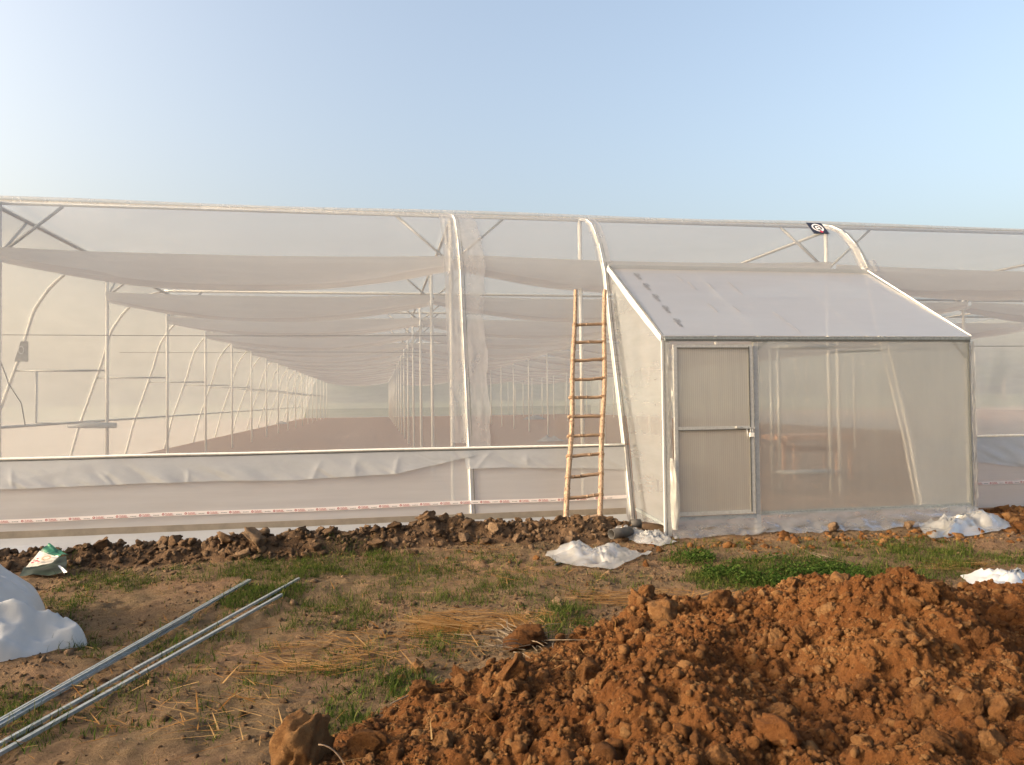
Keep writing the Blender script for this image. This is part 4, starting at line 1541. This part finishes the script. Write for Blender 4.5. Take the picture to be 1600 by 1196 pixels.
ZB = 0.07
quad_patch('crumpled_side', [pb(30, 898, .02), pb(104, 896, .02), pb(104, 868, ZB + .05), pb(42, 883, ZB)], 'bag_dark', bag, 0.03, 7)
F1 = [pb(40, 887, ZB + .01), pb(80, 880, ZB + .05), pb(92, 869, ZB + .10), pb(62, 861, ZB + .13)]
quad_patch('printed_face', F1, 'bag_white', bag, 0.012, 3)
quad_patch('green_panel', [pb(62, 861, ZB + .131), pb(92, 869, ZB + .101), pb(106, 866, ZB + .10), pb(77, 850, ZB + .18)], 'green', bag, 0.02, 5)
quad_patch('white_strip', [pb(90, 884, ZB + .02), pb(94, 883, ZB + .02), pb(105, 894, .04), pb(100, 896, .03)], 'white', bag, 0.01, 9, 5)
F1 = [Vector(k) for k in F1]


def on_face(u, v, d=0.022):
    p = F1[0] * ((1 - u) * (1 - v)) + F1[1] * (u * (1 - v)) + F1[2] * (u * v) + F1[3] * ((1 - u) * v)
    return p + Vector((0, -d, d * .8))


rg = MB()
for u, v, r in ((.22, .18, .07), (.34, .28, .08), (.46, .2, .06), (.3, .45, .06), (.2, .34, .05)):
    rg.add([on_face(u + r * math.cos(a), v + r * .8 * math.sin(a)) for a in np.linspace(0, 6.28, 8, endpoint=False)], [tuple(range(8))])
rg.build('print_mark', 'red', bag)
ring_ = MB()
pts_ = [on_face(.66 + q * math.cos(a), .5 + q * 1.2 * math.sin(a)) for q in (.12, .2) for a in np.linspace(0, 6.28, 14, endpoint=False)]
ring_.add(pts_, [(i, (i + 1) % 14, 14 + (i + 1) % 14, 14 + i) for i in range(14)]).build('print_ring', 'bamboo', bag)

# cut black pipe pieces by the lobby corner
for (pa, pb_, r, lab) in (((955, 832), (985, 826), .055, 'short cut length of dark pipe on the earth beside the ladder, open end showing'),
                          ((985, 824), (1001, 822), .05, 'dark pipe stub behind the open ended pipe beside the lobby corner')):
    a, b = at(*pa, 0.08), at(*pb_, 0.09)
    g = max(gz1(a.x, a.y), gz1(b.x, b.y)) + r * .8
    a.z, b.z = g, g
    v, f = [], []
    t = (b - a).normalized()
    s = t.cross(Vector((0, 0, 1))).normalized()
    u = s.cross(t)
    n = 18
    for p, rad in ((a, r), (b, r), (b, r * .86), (a, r * .86)):
        v += [p + (s * math.cos(k * 2 * math.pi / n) + u * math.sin(k * 2 * math.pi / n)) * rad for k in range(n)]
    for j in range(4):
        for k in range(n):
            f.append((j * n + k, j * n + (k + 1) % n, ((j + 1) % 4) * n + (k + 1) % n, ((j + 1) % 4) * n + k))
    tag(MB().add(v, f).build('pipe_piece', 'dark_pipe', None, True), lab, 'pipe')


def cord(name, pxs, r, mat, label, cat, lift=0.012):
    P = []
    for px, py in pxs:
        p = at(px, py, 0.0)
        z = gz1(p.x, p.y)
        for _ in range(3):
            p = at(px, py, z)
            z = gz1(p.x, p.y)
        P.append((p.x, p.y, z + lift))
    Q = []
    for i in range(len(P) - 1):
        for k in range(4):
            t = k / 4
            Q.append(tuple(P[i][j] * (1 - t) + P[i + 1][j] * t for j in range(3)))
    Q.append(P[-1])
    return tag(MB().tube(Q, r, 6).build(name, mat, None, True), label, cat)


cord('string', [(1262, 827), (1258, 842), (1246, 856), (1262, 864), (1280, 872), (1292, 880)], 0.0035, 'twig', 'pale string curled on the grass in front of the lobby', 'string')
cord('stick', [(868, 884), (878, 880), (890, 877)], 0.013, 'black', 'short black stick beside the crumpled white film', 'stick')
cord('stalk', [(610, 1104), (640, 1090), (668, 1072), (688, 1060)], 0.0035, 'twig', 'long thin dry stalk lying across the heap edge', 'stalk')
cord('stalk', [(1305, 875), (1270, 866)], 0.004, 'twig', 'thin pale stalk on the grass before the lobby', 'stalk')
p = at(473, 1172, .1)
MB_w = [(p.x + .06 + .13 * math.cos(a), p.y - .10, -0.04 + .20 * math.sin(a)) for a in np.linspace(-.3, 1.5, 12)]
tag(MB().tube(MB_w, 0.003, 6).build('wire_loop', 'rung', None, True), 'pale wire looped over the largest block at the end of the heap', 'wire')


# ------------------------------------------------------------------ grass, clover, straw
def ribbons(name, base, ang, lean, length, width, mat, segs=3, curl=0.5, rng=rng):
    n = len(base)
    t = np.linspace(0, 1, segs + 1)
    bend = lean[:, None] + curl * t[None, :] * rng.uniform(.3, 1.2, n)[:, None]
    ds = length[:, None] / segs
    hx_ = np.cumsum(np.concatenate([np.zeros((n, 1)), np.sin(bend[:, :-1]) * ds], 1), 1)
    hz_ = np.cumsum(np.concatenate([np.zeros((n, 1)), np.cos(bend[:, :-1]) * ds], 1), 1)
    hz_ = np.maximum(hz_, 0.004 * t[None, :])
    ca, sa = np.cos(ang), np.sin(ang)
    cx = base[:, 0, None] + hx_ * ca[:, None]
    cy = base[:, 1, None] + hx_ * sa[:, None]
    cz = base[:, 2, None] + hz_
    w = width[:, None] * (1 - 0.85 * t[None, :] ** 1.5) / 2
    tw = rng.uniform(0, 6.28, n)
    wx, wy = -sa * 0.8 + .4 * np.cos(tw), ca * 0.8 + .4 * np.sin(tw)
    Lp = np.stack([cx - w * wx[:, None], cy - w * wy[:, None], cz], -1)
    Rp = np.stack([cx + w * wx[:, None], cy + w * wy[:, None], cz], -1)
    V = np.stack([Lp, Rp], 2).reshape(-1, 3)
    k = np.arange(segs) * 2
    q = np.stack([k, k + 1, k + 3, k + 2], -1)
    Fc = (q[None] + (np.arange(n) * (segs + 1) * 2)[:, None, None]).reshape(-1, 4)
    return link(name, np_mesh(name, V, Fc, mat, True))


def surf(x, y):
    g = ground_h(x, y)
    inb = (x < 3.0) & (y > 7.6) & (y < 8.95)
    g = np.where(inb, np.maximum(g, bank_h(x, y)), g)
    return g


def px_ground(px, py, z=-0.05):
    d = np.outer(np.ones(len(px)), np.array(_fw)) + np.outer((px - 800) / F, np.array(_rt)) + np.outer((598 - py) / F, np.array(_up))
    t = (z - CAM.z) / d[:, 2]
    return d[:, 0] * t, d[:, 1] * t


# (px, py, rx, ry, tufts) of the green patches
GR = [(170, 905, 70, 14, 70), (110, 930, 45, 14, 26), (300, 895, 60, 12, 30), (100, 975, 24, 30, 26), (150, 1005, 40, 15, 14), (20, 1095, 30, 18, 16), (120, 880, 30, 6, 8),
      (430, 890, 70, 16, 150), (560, 880, 70, 16, 130), (420, 925, 50, 12, 110), (370, 940, 30, 10, 40), (650, 885, 60, 15, 70), (300, 1000, 70, 50, 36), (100, 1110, 100, 40, 34),
      (500, 960, 70, 30, 50), (600, 940, 90, 30, 60), (700, 920, 90, 30, 60), (800, 900, 80, 25, 45), (560, 1050, 60, 40, 40), (640, 1075, 35, 22, 40), (690, 1010, 40, 25, 30),
      (885, 985, 40, 24, 60), (860, 960, 60, 20, 24), (780, 935, 60, 15, 22), (1075, 880, 35, 12, 50), (1240, 905, 130, 24, 330), (1150, 915, 70, 18, 140), (1340, 915, 60, 14, 120), (1440, 890, 70, 25, 170),
      (1420, 860, 90, 10, 90), (1330, 865, 90, 10, 60), (1500, 880, 60, 14, 70), (1590, 880, 30, 12, 30), (1100, 860, 60, 8, 30), (1280, 940, 60, 10, 40), (300, 1100, 140, 50, 26),
      (430, 1050, 60, 40, 18), (520, 1125, 45, 30, 30), (560, 1140, 30, 20, 22), (240, 1000, 50, 20, 16), (30, 1165, 40, 18, 8), (750, 880, 60, 12, 26), (900, 915, 100, 25, 24)]
bx, by, ln = [], [], []
g2 = np.random.default_rng(21)
for px, py, rx, ry, n in GR:
    n = int(n * 1.35)
    a, r = g2.uniform(0, 6.28, n), np.sqrt(g2.uniform(0, 1, n)) * 1.15
    x, y = px_ground(px + rx * r * np.cos(a), py + ry * r * np.sin(a))
    m_ = g2.integers(10, 26, n)
    for xx, yy_, mm in zip(x, y, m_):
        s = 0.025 + 0.03 * g2.random()
        bx.append(xx + g2.normal(0, s, mm))
        by.append(yy_ + g2.normal(0, s, mm))
        ln.append(g2.gamma(6, 0.0088, mm) * (0.7 + .6 * g2.random()))
# a thin even sprinkle
n = 9000
x, y = g2.uniform(-4.6, 8.5, n), g2.uniform(2.8, 8.1, n)
k = fbm(x * .9, y * .9, 91, 3) > 0.0
bx.append(x[k]); by.append(y[k]); ln.append(g2.gamma(4, 0.009, k.sum()))
bx, by, ln = map(np.concatenate, (bx, by, ln))
ok = ~((bx > 3.05) & (by > 7.75)) & (by < 8.8)
ok &= (heap_h(bx, by) - base_h(bx, by)) < 0.045
bx, by, ln = bx[ok], by[ok], ln[ok]
base = np.stack([bx, by, surf(bx, by) - 0.004], -1)
n = len(bx)
gr = ribbons('grass', base, g2.uniform(0, 6.28, n), np.abs(g2.normal(0.5, 0.45, n)), ln, g2.uniform(.003, .0065, n), 'grass', 3, 1.3, g2)
tag(gr, 'patchy short green grass growing through the trodden soil', 'grass', kind='stuff')

# clover mat before the lobby
n = 9000
a, r = g2.uniform(0, 6.28, n), np.sqrt(g2.uniform(0, 1, n))
x, y = px_ground(1225 + 130 * r * np.cos(a), 907 + 24 * r * np.sin(a))
n2 = 1500
a2, r2 = g2.uniform(0, 6.28, n2), np.sqrt(g2.uniform(0, 1, n2))
xb_, yb_ = px_ground(1080 + 40 * r2 * np.cos(a2), 882 + 13 * r2 * np.sin(a2))
x, y = np.concatenate([x, xb_]), np.concatenate([y, yb_])
k = (fbm(x * 3, y * 3, 14, 3) > -0.12) & ((heap_h(x, y) - base_h(x, y)) < 0.05)
x, y = x[k], y[k]
n = len(x)
z = ground_h(x, y) + g2.uniform(0.01, 0.075, n)
s = g2.uniform(.007, .016, n)
ang, ti = g2.uniform(0, 6.28, n), g2.normal(0, .45, n)
e1 = np.stack([np.cos(ang) * np.cos(ti), np.sin(ang) * np.cos(ti), np.sin(ti)], -1) * s[:, None]
t2 = g2.normal(0, .45, n)
e2 = np.stack([-np.sin(ang) * np.cos(t2), np.cos(ang) * np.cos(t2), np.sin(t2)], -1) * s[:, None] * .8
c = np.stack([x, y, z], -1)
V = np.stack([c - e1, c - e2 * .9 + e1 * .2, c + e1, c + e2 * .9 + e1 * .2], 1).reshape(-1, 3)
cl = link('ground_cover', np_mesh('ground_cover', V, np.arange(n * 4).reshape(-1, 4), 'clover', False))
tag(cl, 'dense mat of small leafy weeds in front of the lobby', 'ground cover', kind='stuff')

# straw
ST = [(740, 980, 90, 16, 520, 3.0, .25), (520, 1030, 110, 26, 340, 3.1, .35), (1000, 945, 110, 12, 620, 3.1, .2), (1110, 950, 60, 10, 180, 0.2, .3), (840, 985, 40, 14, 240, 2.6, .6),
      (470, 1050, 70, 12, 110, 3.0, .2), (650, 1010, 130, 40, 320, 3.0, .5), (900, 900, 160, 30, 260, 3.1, 1.), (250, 1090, 180, 60, 150, 2.6, .8), (1500, 893, 60, 8, 160, 3.0, .3), (1540, 888, 25, 6, 120, 3.0, .4),
      (700, 900, 200, 40, 200, 3, 1.2), (1300, 860, 200, 14, 160, 3, 1.), (760, 862, 40, 8, 80, 3, .4), (1150, 850, 60, 8, 120, 3., .5), (400, 1120, 110, 50, 80, 2.8, .5)]
bx, by, an, ln = [], [], [], []
for px, py, rx, ry, n, a0, sa in ST:
    n = int(n * 0.6)
    sa = sa + 0.15
    a, r = g2.uniform(0, 6.28, n), np.sqrt(g2.uniform(0, 1, n))
    x, y = px_ground(px + rx * r * np.cos(a), py + ry * r * np.sin(a))
    bx.append(x); by.append(y); an.append(a0 + g2.normal(0, sa, n)); ln.append(g2.gamma(5, 0.034, n) * (.7 if sa > .7 else 1.0))
n = 9000
bx.append(g2.uniform(-4.5, 8, n)); by.append(g2.uniform(2.8, 8.0, n)); an.append(3.0 + g2.normal(0, 1.0, n)); ln.append(g2.gamma(2.2, 0.022, n))
# fan shaped sheaf
n = 120
x, y = px_ground(np.full(n, 734.0) + g2.normal(0, 3, n), np.full(n, 986.0) + g2.normal(0, 2, n))
bx.append(x); by.append(y); an.append(2.75 + g2.normal(0, .28, n)); ln.append(g2.uniform(.25, .5, n))
bx, by, an, ln = map(np.concatenate, (bx, by, an, ln))
n = len(bx)
ok = (heap_h(bx, by) - base_h(bx, by)) < 0.12
ok &= ~((bx > 3.0) & (by > 7.7))
bx, by, an, ln = bx[ok], by[ok], an[ok], ln[ok]
n = len(bx)
base = np.stack([bx, by, np.maximum(surf(bx, by), heap_h(bx, by)) + g2.uniform(.004, .035, n)], -1)
st = ribbons('straw', base, an, g2.normal(1.50, .10, n), ln, np.minimum(g2.uniform(.004, .011, n), ln * 0.045), 'straw', 3, 0.12, g2)
tag(st, 'loose orange straw and stubble strewn over the yard', 'straw', kind='stuff')
# dry grey stalks round the pointed clod
tw = MB()
for i in range(46):
    p = at(815 + g2.normal(0, 22), 1000 + g2.normal(0, 7), 0.0)
    z = gz1(p.x, p.y)
    a, l_, e = g2.uniform(0, 6.28), g2.uniform(.12, .35), g2.uniform(-.05, .5)
    q = [Vector((p.x, p.y, z + .02))]
    for k in range(3):
        a += g2.normal(0, .35)
        q.append(q[-1] + Vector((math.cos(a), math.sin(a), e * (1 - k * .5))) * (l_ / 3))
    tw.tube(q, [.0035, .003, .0025, .0015], 5)
tag(tw.build('dry_stalks', 'twig'), 'tangle of dry grey stalks around the pointed clod', 'dry stalks', kind='stuff')

# ------------------------------------------------------------------ trees far beyond the greenhouse
def tree_meshes(seed):
    g = np.random.default_rng(seed)
    tr = MB().tube([(0, 0, -.3), (.1, 0, 2), (.15, .1, 4.5)], [.35, .26, .14], 8)
    cc = []
    for i in range(7):
        a = g.uniform(0, 6.28)
        e = Vector((math.cos(a) * g.uniform(1.2, 3), math.sin(a) * g.uniform(1.2, 3), g.uniform(4, 7.5)))
        tr.tube([(.1, 0, 2.2 + i * .25), tuple(e * .6 + Vector((0, 0, 1.2))), tuple(e)], [.12, .07, .03], 6)
        cc.append(e)
    V = []
    for e in cc + [Vector((0, 0, 7.2)), Vector((0, 0, 5.5))]:
        n = 330
        d = g.normal(size=(n, 3))
        d /= np.linalg.norm(d, axis=1)[:, None]
        r = g.uniform(.5, 1, n) ** .5 * g.uniform(1.2, 1.9)
        c = np.array(e) + d * r[:, None] * np.array([1.1, 1.1, .75])
        u = g.normal(size=(n, 3)) * .16
        w = g.normal(size=(n, 3)) * .16
        V.append(np.stack([c - u, c - w, c + u, c + w], 1))
    V = np.concatenate(V).reshape(-1, 3)
    return tr.mesh('trunk', 'bark', True), np_mesh('crown', V, np.arange(len(V)).reshape(-1, 4), 'leaf', False)


TM = [tree_meshes(s) for s in (3, 9, 15)]
g = np.random.default_rng(2)
for i in range(34):
    x = -45 + i * 6.4 + g.uniform(-3, 3)
    y = g.uniform(150, 210)
    t = empty('tree', (x, y, 0), 'hazy broad tree in the far tree line behind the greenhouse film', 'tree', 'trees beyond the greenhouse')
    s = g.uniform(.7, 1.25)
    t.rotation_euler = (0, 0, g.uniform(0, 6.28))
    t.scale = (s, s, s)
    for nm, me in zip(('trunk', 'crown'), TM[i % 3]):
        o = bpy.data.objects.new(nm, me)
        COL.objects.link(o)
        o.parent = t
